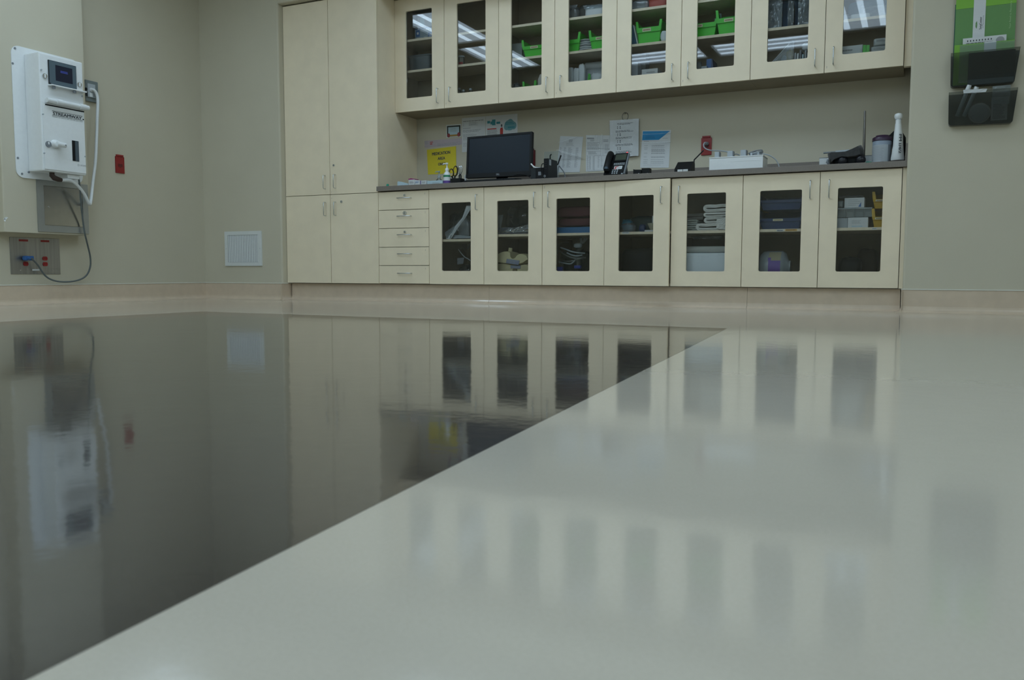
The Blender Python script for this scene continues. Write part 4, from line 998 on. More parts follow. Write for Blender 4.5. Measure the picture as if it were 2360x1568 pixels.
scissors('small black scissors standing at the right of the black organiser', [((0.6847, 0.1280, 0.9861), 0.008, 0.020, 0.0)], (0.6701, 0.128, tipz), BLACK, None, 0.128, BLACKM)
cx_, cz_ = 0.6372, 1.0160
t = thing('small_bottle', 'small slim white bottle at the left edge of the monitor', 'bottle', (cx_, 0.30, CT))
MB().lathe([(0.012, 0.0004), (0.013, 0.004), (0.013, 0.060), (0.006, 0.070)], (cx_, 0.30, CT), 16).build('bottle_body', WPLAS, t)
MB().lathe([(0.0075, 0.0703), (0.0075, 0.088), (0.004, 0.098)], (cx_, 0.30, CT), 12).build('cap', WPLAS, t)

# ------------------------------------------------------------------ monitor, keyboard, computers
c4 = ((0.6894, 0.2450, 1.3097), (1.2529, 0.2450, 1.3155), (1.2621, 0.2050, 0.9807), (0.6971, 0.2050, 0.9831))
P = Patch(*c4); bt = P.pt(0.5, 1.0)
t = thing('computer_monitor', 'black flat computer monitor standing on the counter', 'monitor', (bt.x, 0.27, CT))
mb = MB(); P.slab(mb, 0, 0, 1, 1, -0.028, 0.0); P.slab(mb, 0.12, 0.1, 0.88, 0.85, -0.048, -0.0282); mb.build('housing', BLACK, t)
mb = MB()
for u0, v0, u1, v1 in ((0, 0, 1, 0.045), (0, 0.90, 1, 1), (0, 0.0455, 0.030, 0.8995), (0.970, 0.0455, 1, 0.8995)): P.slab(mb, u0, v0, u1, v1, 0.0002, 0.006)
mb.build('bezel', BLACK, t)
mb = MB(); P.slab(mb, 0.031, 0.046, 0.969, 0.899, 0.0002, 0.002); mb.build('screen', SCREEN, t)
mb = MB(); P.text(mb, 'DELL', 0.475, 0.925, 0.525, 0.965, 0.0064); mb.build('maker_mark', LGREY, t)
MB().box(bt.x-0.045, bt.x+0.045, 0.262, 0.290, CT+0.0125, CT+0.20, 0.004).build('stand_neck', BLACK, t)
MB().box(bt.x-0.13, bt.x+0.13, 0.17, 0.36, CT+0.0003, CT+0.012, 0.004).build('stand_base', BLACK, t)
t = thing('keyboard', 'black keyboard under the monitor', 'keyboard', (bt.x, 0.09, CT))
kx0, kx1 = bt.x-0.215, bt.x+0.235
MB().prism([(0.020, CT+0.0003), (0.165, CT+0.0003), (0.165, CT+0.022), (0.020, CT+0.012)], kx0, kx1, 'x').build('case', BLACK, t)
ky = MB()
for r_ in range(5):
    for c_ in range(18):
        x = kx0+0.010+c_*0.0240; y = 0.028+r_*0.026; z = CT+0.0135+r_*0.0018
        ky.box(x, x+0.021, y, y+0.022, z, z+0.006)
o = ky.build('keys', DGREY, t); o['kind'] = 'stuff'
cl = MB().tube([(1.1385, 0.1600, 0.9818), (1.1980, 0.1500, 0.9862), (1.2544, 0.1300, 0.9733), (1.2914, 0.1200, 0.9577)], 0.004, 7, True, 5)
solo('mouse_cable', cl, BLACK, 'black cable lying under the right edge of the monitor', 'cable')

x0, x1, z0, z1 = 1.2966, 1.4002, 0.9518, 1.0243
t = thing('docking_station', 'low black box with a grey square between the monitor and the mini computer', 'computer', ((x0+x1)/2, 0.17, CT))
MB().box(x0, x1, 0.12, 0.22, CT+0.0003, z1, 0.003).build('case', BLACK, t)
a, b, c, d = 1.3575, 1.3813, 0.9669, 0.9933
MB().box(a, b, 0.1185, 0.1197, c, d).build('grey_square', MGREY, t)
MB().box(x0+0.001, x0+0.4*(x1-x0), 0.118, 0.1197, CT+0.004, z1-0.003).build('lit_side', DGREY, t)  # lighter plate stands in for the lit left face of the box
wc = MB().tube([(1.2756, 0.1700, 1.0627), (1.2901, 0.1700, 1.0473), (1.3082, 0.1700, 1.0334), (1.3391, 0.1650, 1.0274), (1.3628, 0.1600, 1.0254), (1.3784, 0.1650, 1.0277)], 0.0058, 8, True, 5)
solo('white_cable', wc, WPLAS, 'short white cable lying over the low black box', 'cable')
x0, x1, z0, z1 = 1.4025, 1.4381, 0.9518, 1.0894
t = thing('mini_computer', 'upright black mini computer with a round badge right of the monitor', 'computer', ((x0+x1)/2, 0.20, CT))
MB().box(x0, x1, 0.12, 0.298, CT+0.0003, z1, 0.002).build('case', DGREY, t)
MB().box(x0+0.0015, x1-0.0015, 0.1175, 0.1198, CT+0.002, z1-0.002).build('front_panel', BLACKM, t)
Pm = Patch((x0, 0.1172, z1), (x1, 0.1172, z1), (x1, 0.1172, CT), (x0, 0.1172, CT))
mb = MB(); mu, mv = 0.26, 0.80
for k in range(16):
    a0, a1 = 2*PI*k/16, 2*PI*(k+1)/16
    Pm.poly(mb, [(mu+0.24*math.cos(a0), mv+0.055*math.sin(a0)), (mu+0.24*math.cos(a1), mv+0.055*math.sin(a1)), (mu+0.19*math.cos(a1), mv+0.044*math.sin(a1)), (mu+0.19*math.cos(a0), mv+0.044*math.sin(a0))], 0.0004)
Pm.text(mb, 'DELL', mu-0.13, mv-0.018, mu+0.13, mv+0.018, 0.0004)
mb.build('round_badge', LGREY, t)
mb = MB(); [Pm.rect(mb, 0.2, v, 0.75, v+0.02, 0.0004) for v in (0.12, 0.22, 0.32, 0.44)]; mb.build('port_slot', DGREY, t)
MB().box(x1+0.0002, x1+0.0012, 0.14, 0.175, z1-0.048, z1-0.006).build('sticker', LGREY, t)
MB().tube([((x0+x1)/2, 0.20, z1+0.0003), ((x0+x1)/2, 0.20, z1+0.030), ((x0+x1)/2+0.010, 0.20, z1+0.040)], 0.005, 8).build('antenna', BLACK, t)
MB().tube([(x1-0.005, 0.3005, z1-0.03), (x1-0.002, 0.312, z1-0.025), (x1+0.022, 0.318, z1+0.045)], [0.004, 0.005, 0.0055], 8).build('antenna', BLACK, t)
MB().tube([(x0+0.004, 0.1165, z1-0.04), (x0-0.010, 0.112, z1-0.042), (x0-0.018, 0.112, z1-0.070), (x0-0.016, 0.113, z1-0.105)], 0.0034, 7, True, 5).build('front_cable', BLACK, t)
gc = MB().tube([(x1-0.006, 0.3155, CT+0.065), (1.4294, 0.3500, 1.0556), (1.4471, 0.3600, 1.0376), (1.4612, 0.3700, 1.0149), (1.4723, 0.3700, 0.9879), (1.4760, 0.37, CT+0.006)], 0.0040, 8, True, 6)
solo('grey_cable', gc, MGREY, 'grey cable drooping to the counter right of the mini computer', 'cable')
x0, x1, z0, z1 = 1.2686, 1.3959, 1.0015, 1.1864
t = thing('sign_holder', 'clear acrylic sign holder standing behind the mini computer', 'holder', ((x0+x1)/2, 0.47, CT))
MB().box(x0, x1, 0.440, 0.443, CT+0.0033, z1).build('clear_panel', CLEARP, t)
MB().box(x0, x1, 0.42, 0.52, CT+0.0003, CT+0.003).build('clear_base', CLEARP, t)

# ------------------------------------------------------------------ telephone
P = Patch((1.9167, 0.2700, 1.1150), (2.0171, 0.2700, 1.1168), (2.0344, 0.0900, 0.9239), (1.9329, 0.0900, 0.9254))
c = P.pt(0.5, 0.6)
t = thing('telephone', 'black desk telephone with a tilted face and handset on the counter', 'telephone', (c.x-0.02, 0.19, CT))
mb = MB(); P.slab(mb, 0, 0, 1, 0.895, -0.022, 0); mb.build('body', BLACK, t)
q0, q1 = P.pt(0.15, 0.25, -0.0225), P.pt(0.85, 0.25, -0.0225)
MB().prism([(q0.y-0.005, q0.z-0.004), (q0.y+0.012, q0.z), (q0.y+0.045, CT+0.0004), (q0.y-0.045, CT+0.0004)], q0.x, q1.x, 'x').build('stand', BLACK, t)
mb = MB(); P.slab(mb, 0.955, 0.01, 1.03, 0.885, -0.020, 0.003); mb.build('silver_edge', MGREY, t)
mb = MB(); P.slab(mb, 0.02, 0.03, 0.95, 0.37, 0.0002, 0.006); s_ = mb.build('display_hood', BLACK, t)
mb = MB(); P.slab(mb, 0.08, 0.085, 0.90, 0.325, 0.0062, 0.0075); mb.build('display', LCDG, s_)
mb = MB(); P.slab(mb, 0.80, -0.002, 0.93, 0.022, 0.0002, 0.005); mb.build('indicator', LEDRED, t)
for r_, v in enumerate((0.435, 0.485)):
    for k in range(6):
        mb = MB(); P.slab(mb, 0.06+0.14*k, v, 0.17+0.14*k, v+0.022, 0.0002, 0.003); mb.build('line_key', LGREY, t)
mb = MB(); P.slab(mb, 0.14, 0.555, 0.74, 0.685, 0.0002, 0.001); lb_ = mb.build('sticker', PAPER, t)
mb = MB(); P.poly(mb, [(0.15, 0.68), (0.34, 0.68), (0.34, 0.655), (0.15, 0.655)], 0.0014); P.poly(mb, [(0.19, 0.58), (0.50, 0.56), (0.38, 0.60), (0.20, 0.61)], 0.0014); P.disc(mb, 0.26, 0.625, 0.05, 0.022, 0.0014); mb.build('red_print', REDINK, lb_)
mb = MB(); P.lines(mb, 0.42, 0.70, 0.59, 0.67, 4, 0.4, 0.2, R5, off=0.0014); mb.build('printed_text', INKG, lb_)
for r_ in range(3):
    for k in range(3):
        mb = MB(); u, v = 0.115+0.165*k, 0.730+0.066*r_
        n_ = 10
        pts = [(u+0.055*math.cos(2*PI*j/n_), v+0.021*math.sin(2*PI*j/n_)) for j in range(n_)]
        mb.loft([[tuple(P.pt(a, b, o_)) for a, b in pts] for o_ in (0.0002, 0.004)], True, False)
        mb.build('dial_key', LGREY, t)
for k, (u, v) in enumerate(((0.60, 0.74), (0.80, 0.735), (0.60, 0.80), (0.80, 0.80), (0.78, 0.865))):
    mb = MB(); P.slab(mb, u, v, u+0.12, v+(0.012 if k < 4 else 0.035), 0.0002, 0.003); mb.build('function_key', DGREY if k != 4 else LGREY, t)
hs = MB()
hp = [P.pt(-0.28, 0.06, 0.004), P.pt(-0.30, 0.12, 0.020), P.pt(-0.30, 0.30, 0.030), P.pt(-0.30, 0.55, 0.030), P.pt(-0.30, 0.74, 0.022), P.pt(-0.28, 0.83, 0.012)]
hs.tube(hp, [0.019, 0.024, 0.021, 0.020, 0.024, 0.020], 14, True, 5)if False else hs.tube(hp, [0.017, 0.026, 0.024, 0.023, 0.026, 0.018], 16)
hs.build('handset', BLACK, t)
mb = MB(); P.slab(mb, -0.55, 0.02, -0.002, 0.875, -0.022, -0.004); mb.build('cradle', BLACK, t)
mb = MB(); e_ = P.pt(-0.28, 0.80, 0.036)
mb.lathe([(0.001, 0.016), (0.010, 0.014), (0.016, 0.006), (0.017, -0.004)], tuple(e_), 14); mb.build('ear_cap', mat('blue_reflection_black', (0.05, 0.08, 0.11), 0.15, direct=True), t)  # blue in the cap's colour imitates a reflection

for i, (pr, y, lab) in enumerate((((2.0723, 2.1291, 0.9552, 0.9862), 0.20, 'left of two small black power adapters right of the telephone'), ((2.1287, 2.1874, 0.9592, 0.9917), 0.22, 'right of two small black power adapters right of the telephone'))):
    x0, x1, z0, z1 = pr
    t = thing('power_adapter', lab, 'adapter', ((x0+x1)/2, y+0.025, CT), 'small black adapters')
    MB().prism([(x0, CT+0.0003), (x1, CT+0.0003), (x1, z1-(0.006 if i == 0 else 0.001)), (x0+0.012, z1-(0.004 if i == 0 else 0)), (x0, z1)], y, y+0.05, 'y').build('case', BLACK, t)
    MB().box(x1-0.018, x1-0.012, y-0.0012, y-0.0002, CT+0.006, CT+0.030).build('white_mark', LGREY, t)

# wedge shaped radio dock with antenna
t = thing('radio_dock', 'black wedge shaped radio dock with a slanting antenna and white labels', 'radio', (2.47, 0.14, CT))
MB().prism([(0.075, CT+0.0003), (0.075, CT+0.030), (0.085, CT+0.037), (0.165, CT+0.088), (0.185, CT+0.090), (0.20, CT+0.075), (0.205, CT+0.0003)], 2.408, 2.520, 'x').build('case', BLACK, t)
MB().box(2.430, 2.465, 0.0735, 0.0748, CT+0.002, CT+0.026).build('white_label', PAPER, t)
MB().box(2.468, 2.502, 0.0735, 0.0748, CT+0.010, CT+0.026).build('white_label', PAPER, t)
MB().tube([(2.512, 0.2055, CT+0.066), (2.5095, 0.2200, 1.0313), (2.5621, 0.2700, 1.0999)], [0.005, 0.0045, 0.0045], 8).build('antenna', BLACK, t)
MB().prism([(2.44, 0.10), (2.475, 0.10), (2.490, 0.13), (2.455, 0.13)], CT+0.0485, CT+0.0490, 'z') if False else None
fc = MB().tube([(2.525, 0.19, CT+0.005), (2.57, 0.21, CT+0.004), (2.60, 0.30, CT+0.004), (2.56, 0.42, CT+0.004), (2.30, 0.45, CT+0.004), (2.10, 0.42, CT+0.004)], 0.004, 7, True, 6)
solo('black_cable', fc, BLACK, 'flat black cable lying behind the black radio dock', 'cable')

# white box with chargers standing on it
x0, x1, z0, z1 = 2.6528, 3.0075, 0.9378, 1.0181
WZ = 1.0185
t = thing('white_box', 'long white plastic box with grey chargers standing on its lid', 'box', ((x0+x1)/2, 0.14, CT))
MB().box(x0, x1, 0.05, 0.235, CT+0.0003, WZ-0.008, 0.004).build('body', WHITE, t)
MB().box(x0-0.002, x1+0.002, 0.048, 0.237, WZ-0.0078, WZ, 0.003).build('lid', WHITE, t)
MB().box(x0+0.45*(x1-x0), x1-0.03, 0.0488, 0.0498, CT+0.058, CT+0.0595).build('front_ridge', WHITE, t)
for i, (pr, lab) in enumerate((((2.6731, 2.7070, 1.0287, 1.0652), 'leftmost grey charger block standing on the white box'), ((2.7582, 2.7989, 1.0267, 1.0659), 'middle grey charger block standing on the white box'), ((2.8464, 2.8866, 1.0290, 1.0680), 'rightmost tall grey charger block standing on the white box'))):
    a, b, c, d = pr
    t = thing('charger_block', lab, 'charger', ((a+b)/2, 0.14, WZ), 'grey chargers on the white box')
    MB().box(a, b-0.004, 0.12, 0.165, WZ+0.0003, d, 0.003).build('case', LGREY, t)
    MB().box(b-0.0038, b+0.001, 0.122, 0.163, WZ+0.0003, d-0.002, 0.002).build('end_cap', MGREY, t)
t = thing('cable_coil', 'coil of thin grey cable lying on the right end of the white box', 'cable', (2.9428, 0.1500, 1.0472))
cc = Vector((2.9422, 0.1550, 1.0392)); rr2 = random.Random(3)
for k in range(4):
    pts = []
    for j in range(23):
        a = 2*PI*j/22+k; pts.append((cc.x+(0.040+0.006*math.sin(3*a+k))*math.cos(a), cc.y+0.028*math.sin(a), WZ+0.008+0.005*k+0.010*(1+math.sin(a+k*0.7))*(1 if math.cos(a) > -2 else 0)))
    MB().tube(pts, 0.0036, 7).build('loop', MGREY if k % 2 else LGREY, t)
for k, x in enumerate((-0.028, 0.016)): MB().box(cc.x+x, cc.x+x+0.014, cc.y-0.045, cc.y-0.033, WZ+0.0003, WZ+0.026, 0.002).build('plug', LGREY, t)
MB().tube([(cc.x+0.03, cc.y, WZ+0.022), (2.9941, 0.1500, 1.0371), (3.0352, 0.1600, 1.0231), (3.0709, 0.1700, 0.9965), (3.0901, 0.1700, 0.9611), (3.0947, 0.17, CT+0.006)], 0.004, 8, True, 6).build('loose_end', LGREY, t)
MB().tube([(2.8950, 0.1300, 1.0416), (2.9187, 0.1400, 1.0516), (2.9483, 0.1500, 1.0555)], 0.0036, 7, True, 5).build('lead', MGREY, t)
MB().tube([(2.7975, 0.1500, 1.0439), (2.8164, 0.1500, 1.0451), (2.8369, 0.1500, 1.0364)], 0.0036, 7, True, 5).build('lead', MGREY, t)

# ------------------------------------------------------------------ right end of the counter
x0, x1, z0, z1 = 3.3392, 3.6783, 0.9626, 1.0005
t = thing('flat_carton', 'flat white carton lying behind the dark grey bag', 'box', ((x0+x1)/2, 0.32, CT))
MB().box(x0, x1, 0.25, 0.40, CT+0.0003, z1, 0.002).build('body', PAPER, t)
MB().box(x0-0.001, x1+0.001, 0.249, 0.401, z1+0.0003, z1+0.003).build('lid_edge', MGREY, t)
def pillow(poly, y0, y1, n=6, pin=0.75):
    cx = sum(p[0] for p in poly)/len(poly); cz = sum(p[1] for p in poly)/len(poly)
    rings = []
    for k in range(n+1):
        q = k/n; s_ = pin+(1-pin)*math.sin(PI*q)**0.5; y = y0+(y1-y0)*q
        rings.append([(cx+(p[0]-cx)*s_, y, max(CT+0.0006, cz+(p[1]-cz)*s_)) for p in poly])
    return MB().loft(rings)
t = thing('equipment_bag', 'dark grey soft bag with two round black ends below its flap', 'bag', (3.52, 0.16, CT))
poly = [(3.4010, 1.0058), (3.4100, 1.0159), (3.4601, 1.0144), (3.5123, 1.0152), (3.5585, 1.0325), (3.6041, 1.0530), (3.6136, 1.0298), (3.6202, 0.9921), (3.5859, 0.9803), (3.5344, 0.9763), (3.4821, 0.9797), (3.4379, 0.9664), (3.4162, 0.9426), (3.4086, 0.9735)]
pillow(poly, 0.075, 0.20, 8, 0.82).build('flap', FABRIC, t)
body = blob(*[v for v in (3.4196, 3.6229, 0.9233, 0.9839)][:2], 0.10, 0.215, CT+0.0005, CT+0.085, 2, 0.12, 0.5)
body.build('body', BLACKM, t)
for i, p in enumerate(((3.4968, 0.9524), (3.6046, 0.9562))):
    MB().lathe([(0.024, 0.02), (0.030, 0.0), (0.026, -0.010), (0.012, -0.016), (0.001, -0.017)], (p[0], 0.092, CT+0.031), 20, 'y').build('round_end', mat('gloss_black', (0.012, 0.012, 0.016), 0.28, direct=True, spec=0.3), t)
MB().tube([(3.4130, 0.1200, 0.9444), (3.4026, 0.1150, 0.9554), (3.4069, 0.1200, 0.9724)], [0.008, 0.010, 0.008], 8).build('strap', MGREY, t)
t = thing('steel_rod', 'slim steel rod standing upright behind the dark grey bag', 'rod', (3.6131, 0.225, CT))
p0, p1 = Vector((3.6131, 0.2250, 1.0181)), Vector((3.6112, 0.2250, 1.2846))
d_ = p1-p0; pb_ = p0-d_*((p0.z-CT-0.001)/d_.z)
MB().tube([pb_, p0+d_*0.3, p1-d_*0.02, p1], [0.0085, 0.0078, 0.0066, 0.0045], 12).build('shaft', mat('dull_steel', (0.17, 0.16, 0.145), 0.42, 0.9, direct=True), t)
MB().tube([pb_+Vector((0, 0, 0.0)), pb_+d_*0.05], [0.011, 0.011], 12).build('foot', DGREY, t)
t = thing('grey_wand', 'thin grey wand lying across the back of the dark grey bag', 'tool', (3.44, 0.26, 1.03))
a, b, c = Vector((3.3652, 0.2350, 1.0313)), Vector((3.4405, 0.2350, 1.0335)), Vector((3.5254, 0.2350, 1.0367))
MB().tube([a, b], [0.0062, 0.0062], 10).build('thin_end', MGREY, t)
MB().tube([b, c], [0.0092, 0.0092], 10).build('grip', LGREY, t)
tc = blob(*[v for v in (3.6242, 3.6750, 0.9406, 0.9732)][:2], 0.085, 0.13, CT+0.0005, CT+0.022, 5, 0.35)
solo('teal_cloth', tc, TEAL, 'small teal cloth between the dark grey bag and the wipes canister', 'cloth')
# wipes canister
cx_, cz_ = 3.7239, 1.0052; rc_ = 0.0565
t = thing('wipes_canister', 'grey labelled wipes canister with a dark plum lid', 'canister', (cx_, 0.13, CT))
MB().lathe([(rc_-0.003, 0.0004), (rc_, 0.004), (rc_, 0.140), (rc_-0.002, 0.144)], (cx_, 0.13, CT), 32).build('canister_body', mat('blue_grey_plastic', (0.26, 0.31, 0.38), 0.45, direct=True), t)
wrap(t, 'paper_label', (cx_, 0.13), rc_+0.0006, CT+0.004, CT+0.118, -PI*1.05, -PI*0.28, LGREY)
wrap(t, 'side_label', (cx_, 0.13), rc_+0.0008, CT+0.004, CT+0.118, -PI*0.278, -PI*0.02, MGREY)
lm = MB()
for k in range(16):
    a0 = -PI*0.92; a1 = -PI*(0.40+0.1*R5.random()); z = CT+0.108-0.0056*k
    A_ = [a0+(a1-a0)*j/8 for j in range(9)]
    lm.loft([[(cx_+(rc_+0.001)*math.cos(a), 0.13+(rc_+0.001)*math.sin(a), zz) for a in A_] for zz in (z, z+0.0016)], False, False, False)
for k in range(9):
    a = -PI*(0.52-0.012*k); lm.loft([[(cx_+(rc_+0.001)*math.cos(q), 0.13+(rc_+0.001)*math.sin(q), zz) for q in (a, a+0.018*(1+k % 2))] for zz in (CT+0.006, CT+0.016)], False, False, False)
lm.build('printed_text', INKG, t)
MB().lathe([(rc_+0.002, 0.1445), (rc_+0.002, 0.164), (rc_-0.006, 0.170), (rc_-0.016, 0.172), (rc_-0.018, 0.180), (0.001, 0.181)], (cx_, 0.13, CT), 32).build('lid', PLUM, t)
# spray bottle with handwriting
t = thing('spray_bottle', 'tall white bottle with handwriting down its side at the right end of the counter', 'bottle', (3.8143, 0.065, CT))
rows = [(2053.2, 2084.4, 369.6, .030), (2052.6, 2085, 366, .033), (2055.3, 2083.5, 352, .033), (2058, 2082.3, 335, .032), (2059.4, 2081.6, 318, .030), (2060.4, 2080.8, 306, .027), (2061.8, 2079.2, 297, .023), (2063.3, 2077.9, 285, .020), (2064, 2077.5, 284, .019), (2064, 2077.5, 274.5, .019)]
rings = []
SPR = [(0, 0)]
SPR = [(3.7793, 3.8562, 0.9406), (3.7775, 3.8574, 0.9502), (3.7829, 3.8524, 0.9874), (3.7880, 3.8478, 1.0326), (3.7899, 3.8445, 1.0777), (3.7913, 3.8414, 1.1096), (3.7939, 3.8367, 1.1335), (3.7965, 3.8324, 1.1654), (3.7981, 3.8313, 1.1680), (3.7973, 3.8304, 1.1932)]
for (xa, xb, z), (_, _, _, dy) in zip(SPR, rows):
    c_ = (xa+xb)/2; h_ = (xb-xa)/2
    if c_+h_ > 3.861: c_ = 3.861-h_
    rings.append([(c_+h_*math.cos(2*PI*k/24), 0.075+dy*math.sin(2*PI*k/24), max(CT+0.0005, z)) for k in range(24)])
MB().loft(rings).build('bottle_body', WPLAS, t)
(xa, xb, zt) = SPR[-1]; c_ = (xa+xb)/2
MB().lathe([(0.0185, 0.0004), (0.0200, 0.003), (0.0232, 0.012), (0.0235, 0.022), (0.0200, 0.031), (0.010, 0.035), (0.001, 0.0355)], (c_, 0.075, zt), 24).build('cap', WHITE, t)
MB().lathe([(0.0193, -0.004), (0.0193, -0.001)], (c_, 0.075, zt), 24).build('neck_ring', LGREY, t)
zm0, zm1 = SPR[2][2], SPR[5][2]
Pq = Patch((c_-0.006, 0.0405, zm1-0.012), (c_+0.026, 0.0445, zm1-0.012), (c_+0.028, 0.0405, zm0-0.008), (c_-0.004, 0.0365, zm0-0.008))
mb = MB(); Pq.text(mb, 'PM', 0.45, 0.02, 0.90, 0.36, 0.0016, -1, 0.06); Pq.text(mb, '1/4/2', 0.40, 0.48, 0.85, 1.0, 0.0016, -1, 0.06); mb.build('handwriting', INK, t)
poly = [(3.7464, 1.1205), (3.7615, 1.1250), (3.7834, 1.1479), (3.8110, 1.1515), (3.8405, 1.1319), (3.8577, 1.1023), (3.8675, 1.0733), (3.8606, 1.0210), (3.8560, 0.9398), (3.7984, 0.9347), (3.7798, 1.0339), (3.7631, 1.0785)]
MB.clampx = None
mk_ = pillow(poly, 0.195, 0.31, 6, 0.6)
mk_.v = [(min(p[0], 3.858), p[1], p[2]) for p in mk_.v]
solo('black_mask', mk_, BLACKM, 'black moulded mask leaning behind the tall white bottle', 'mask')
# ------------------------------------------------------------------ things in the wall cabinets
Z2, Z1, Z0 = 2.1423, 1.8943, 1.5743       # upper shelf, middle shelf, cabinet floor
def stack_bin(name, label, x0, x1, y0, d, z, hl, he, m_, group, lab=True, name_text=True):
    """open-fronted stacking bin: low front with a lip, high sides, narrower at the foot"""
    w_ = x1-x0; f = 0.10*w_; th = 0.003
    t = thing(name, label, 'bin', ((x0+x1)/2, y0+d/2, z), group)
    z += 0.0004
    b = MB()
    b.loft([[(x0+f, y0+0.012, z), (x1-f, y0+0.012, z), (x1-f, y0+d-0.01, z), (x0+f, y0+d-0.01, z)],
            [(x0+f, y0+0.012, z+th), (x1-f, y0+0.012, z+th), (x1-f, y0+d-0.01, z+th), (x0+f, y0+d-0.01, z+th)]], True, False)
    b.build('bin_floor', m_, t)
    fr = MB()
    k = 0.35*f
    vs = [(x0+f, y0+0.012, z), (x1-f, y0+0.012, z), (x1-k, y0+0.004, z+hl*0.72), (x0+k, y0+0.004, z+hl*0.72), (x1-k, y0-0.006, z+hl*0.72), (x0+k, y0-0.006, z+hl*0.72), (x1, y0-0.008, z+hl), (x0, y0-0.008, z+hl)]
    vb = [(p[0], p[1]+th*(1 if i < 4 else 4.2), p[2]) for i, p in enumerate(vs)]
    n = 8
    fr.add(vs+vb, [(0, 1, 2, 3), (3, 2, 4, 5), (5, 4, 6, 7), (8, 11, 10, 9), (11, 13, 12, 10), (13, 15, 14, 12), (7, 6, 14, 15), (0, 8, 9, 1)])
    fr.build('front_wall', m_, t)
    bk_ = MB(); bk_.prism([(x0+f, z), (x1-f, z), (x1, z+he), (x0, z+he)], y0+d-th, y0+d, 'y'); bk_.build('back_wall', m_, t)
    for s_ in (-1, 1):
        xo = x0 if s_ < 0 else x1
        xf = xo-s_*f
        def X(zz): return xf+(xo-xf)*zz/he
        prof = [(y0+0.010, 0), (y0+d-th, 0), (y0+d-th, he), (y0+0.055, he), (y0+0.030, he*0.97), (y0+0.012, hl*1.02), (y0-0.006, hl)]
        o = [(X(zz), y, z+zz) for y, zz in prof]; i_ = [(p[0]-s_*th, p[1], p[2]) for p in o]; n = len(o)
        q = MB(); q.add(o+i_, [tuple(range(n)), tuple(range(2*n-1, n-1, -1))]+[(k_, (k_+1) % n, (k_+1) % n+n, k_+n) for k_ in range(n)])
        q.build('side_wall', m_, t)
        MB().prism([(xo, z+hl*0.985), (xo-s_*0.020, z+hl*0.985), (xo-s_*0.012, z+he), (xo+s_*0.004, z+he)], y0-0.0075, y0+0.006, 'y').build('ear', m_, t)
    if lab:
        cx = (x0+x1)/2-0.015
        P_ = Patch((cx-0.032, y0-0.0085, z+hl*0.95), (cx+0.032, y0-0.0085, z+hl*0.95), (cx+0.032, y0-0.0068, z+hl*0.76), (cx-0.032, y0-0.0068, z+hl*0.76))
        mb = MB(); P_.slab(mb, 0, 0, 1, 1, 0.0003, 0.0008); l_ = mb.build('label', mat('cream_label', (0.62, 0.60, 0.42), 0.7, direct=True), t)
        mb = MB(); P_.lines(mb, 0.10, 0.92, 0.35, 0.75, 1, 0.8, 0.05, R5, off=0.0011); mb.build('label_text', mat('brown_ink', (0.25, 0.12, 0.05), 0.7, direct=True), l_)
    return t
def carton(name, label, pr, y, d, z, m_, cat='box', group=None, bev=0.002, text=None, tm=None):
    x0, x1, _, z1 = pr
    t = thing(name, label, cat, ((x0+x1)/2, y+d/2, z), group)
    MB().box(x0, x1, y, y+d, z+0.0004, z1, bev).build('body', m_, t)
    P_ = Patch((x0, y, z1), (x1, y, z1), (x1, y, z), (x0, y, z))
    if text: text(t, P_)
    return t
# door 1: glove boxes, grey tub
def glove(t, P_):
    mb = MB(); P_.rect(mb, 0.06, 0.12, 0.26, 0.62, 0.0006); P_.rect(mb, 0.70, 0.35, 0.98, 0.90, 0.0006); P_.rect(mb, 0, 0.0, 1, 0.06, 0.0006); mb.build('blue_print', BLUEPL, t)
    mb = MB(); P_.text(mb, 'M', 0.77, 0.45, 0.92, 0.78, 0.0010); P_.disc(mb, 0.16, 0.36, 0.05, 0.10, 0.0010); mb.build('white_print', PAPER, t)
    mb = MB(); P_.lines(mb, 0.32, 0.66, 0.14, 0.32, 2, 0.5, 0.1, R5, off=0.0008); P_.rect(mb, 0.10, 0.70, 0.38, 0.92, 0.0008); P_.rect(mb, 0.46, 0.66, 0.62, 0.92, 0.0008); mb.build('pale_print', LGREY, t)
GLB = mat('glove_box_card', (0.22, 0.29, 0.34), 0.6, direct=True)
zt = 2.2567
carton('glove_box', 'blue grey glove box marked M on the top shelf behind the leftmost door', (0.1199, 0.3072, 2.1679, 2.2481), 0.38, 0.12, Z2, GLB, text=glove)
zg = 2.2567
t = carton('glove_box', 'pale grey glove box stacked on the blue grey one behind the leftmost door', (0.1396, 0.3141, 2.2561, 2.3396), 0.39, 0.11, zg+0.0003, LGREY)
MB().box(t.location.x-0.06, t.location.x-0.02, 0.3893, 0.3899, zg+0.02, zg+0.08).build('pale_print', PALEBL, t)
x0, x1, _, z1 = 0.0502, 0.2764, 1.9131, 2.0322
t = thing('storage_tub', 'grey plastic tub with a rolled rim on the middle shelf behind the leftmost door', 'tub', ((x0+x1)/2, 0.45, Z1))
def rr_ring(x0, x1, y0, y1, z, r=0.03): return [(p[0], p[1], z) for p in rrect(x0, x1, y0, y1, r, 4)]
GT = mat('slate_tub', (0.10, 0.125, 0.14), 0.45, direct=True)
mb = MB(); mb.loft([rr_ring(x0+0.014, x1-0.010, 0.375, 0.54, Z1+0.0004), rr_ring(x0+0.004, x1-0.001, 0.362, 0.552, z1-0.012)], True, True); mb.build('tub_body', GT, t)
mb = MB(); mb.loft([rr_ring(x0-0.003, x1+0.005, 0.355, 0.559, z1-0.0118), rr_ring(x0-0.004, x1+0.006, 0.354, 0.560, z1-0.002), rr_ring(x0+0.002, x1, 0.36, 0.554, z1)], True, True); mb.build('rim', GT, t)
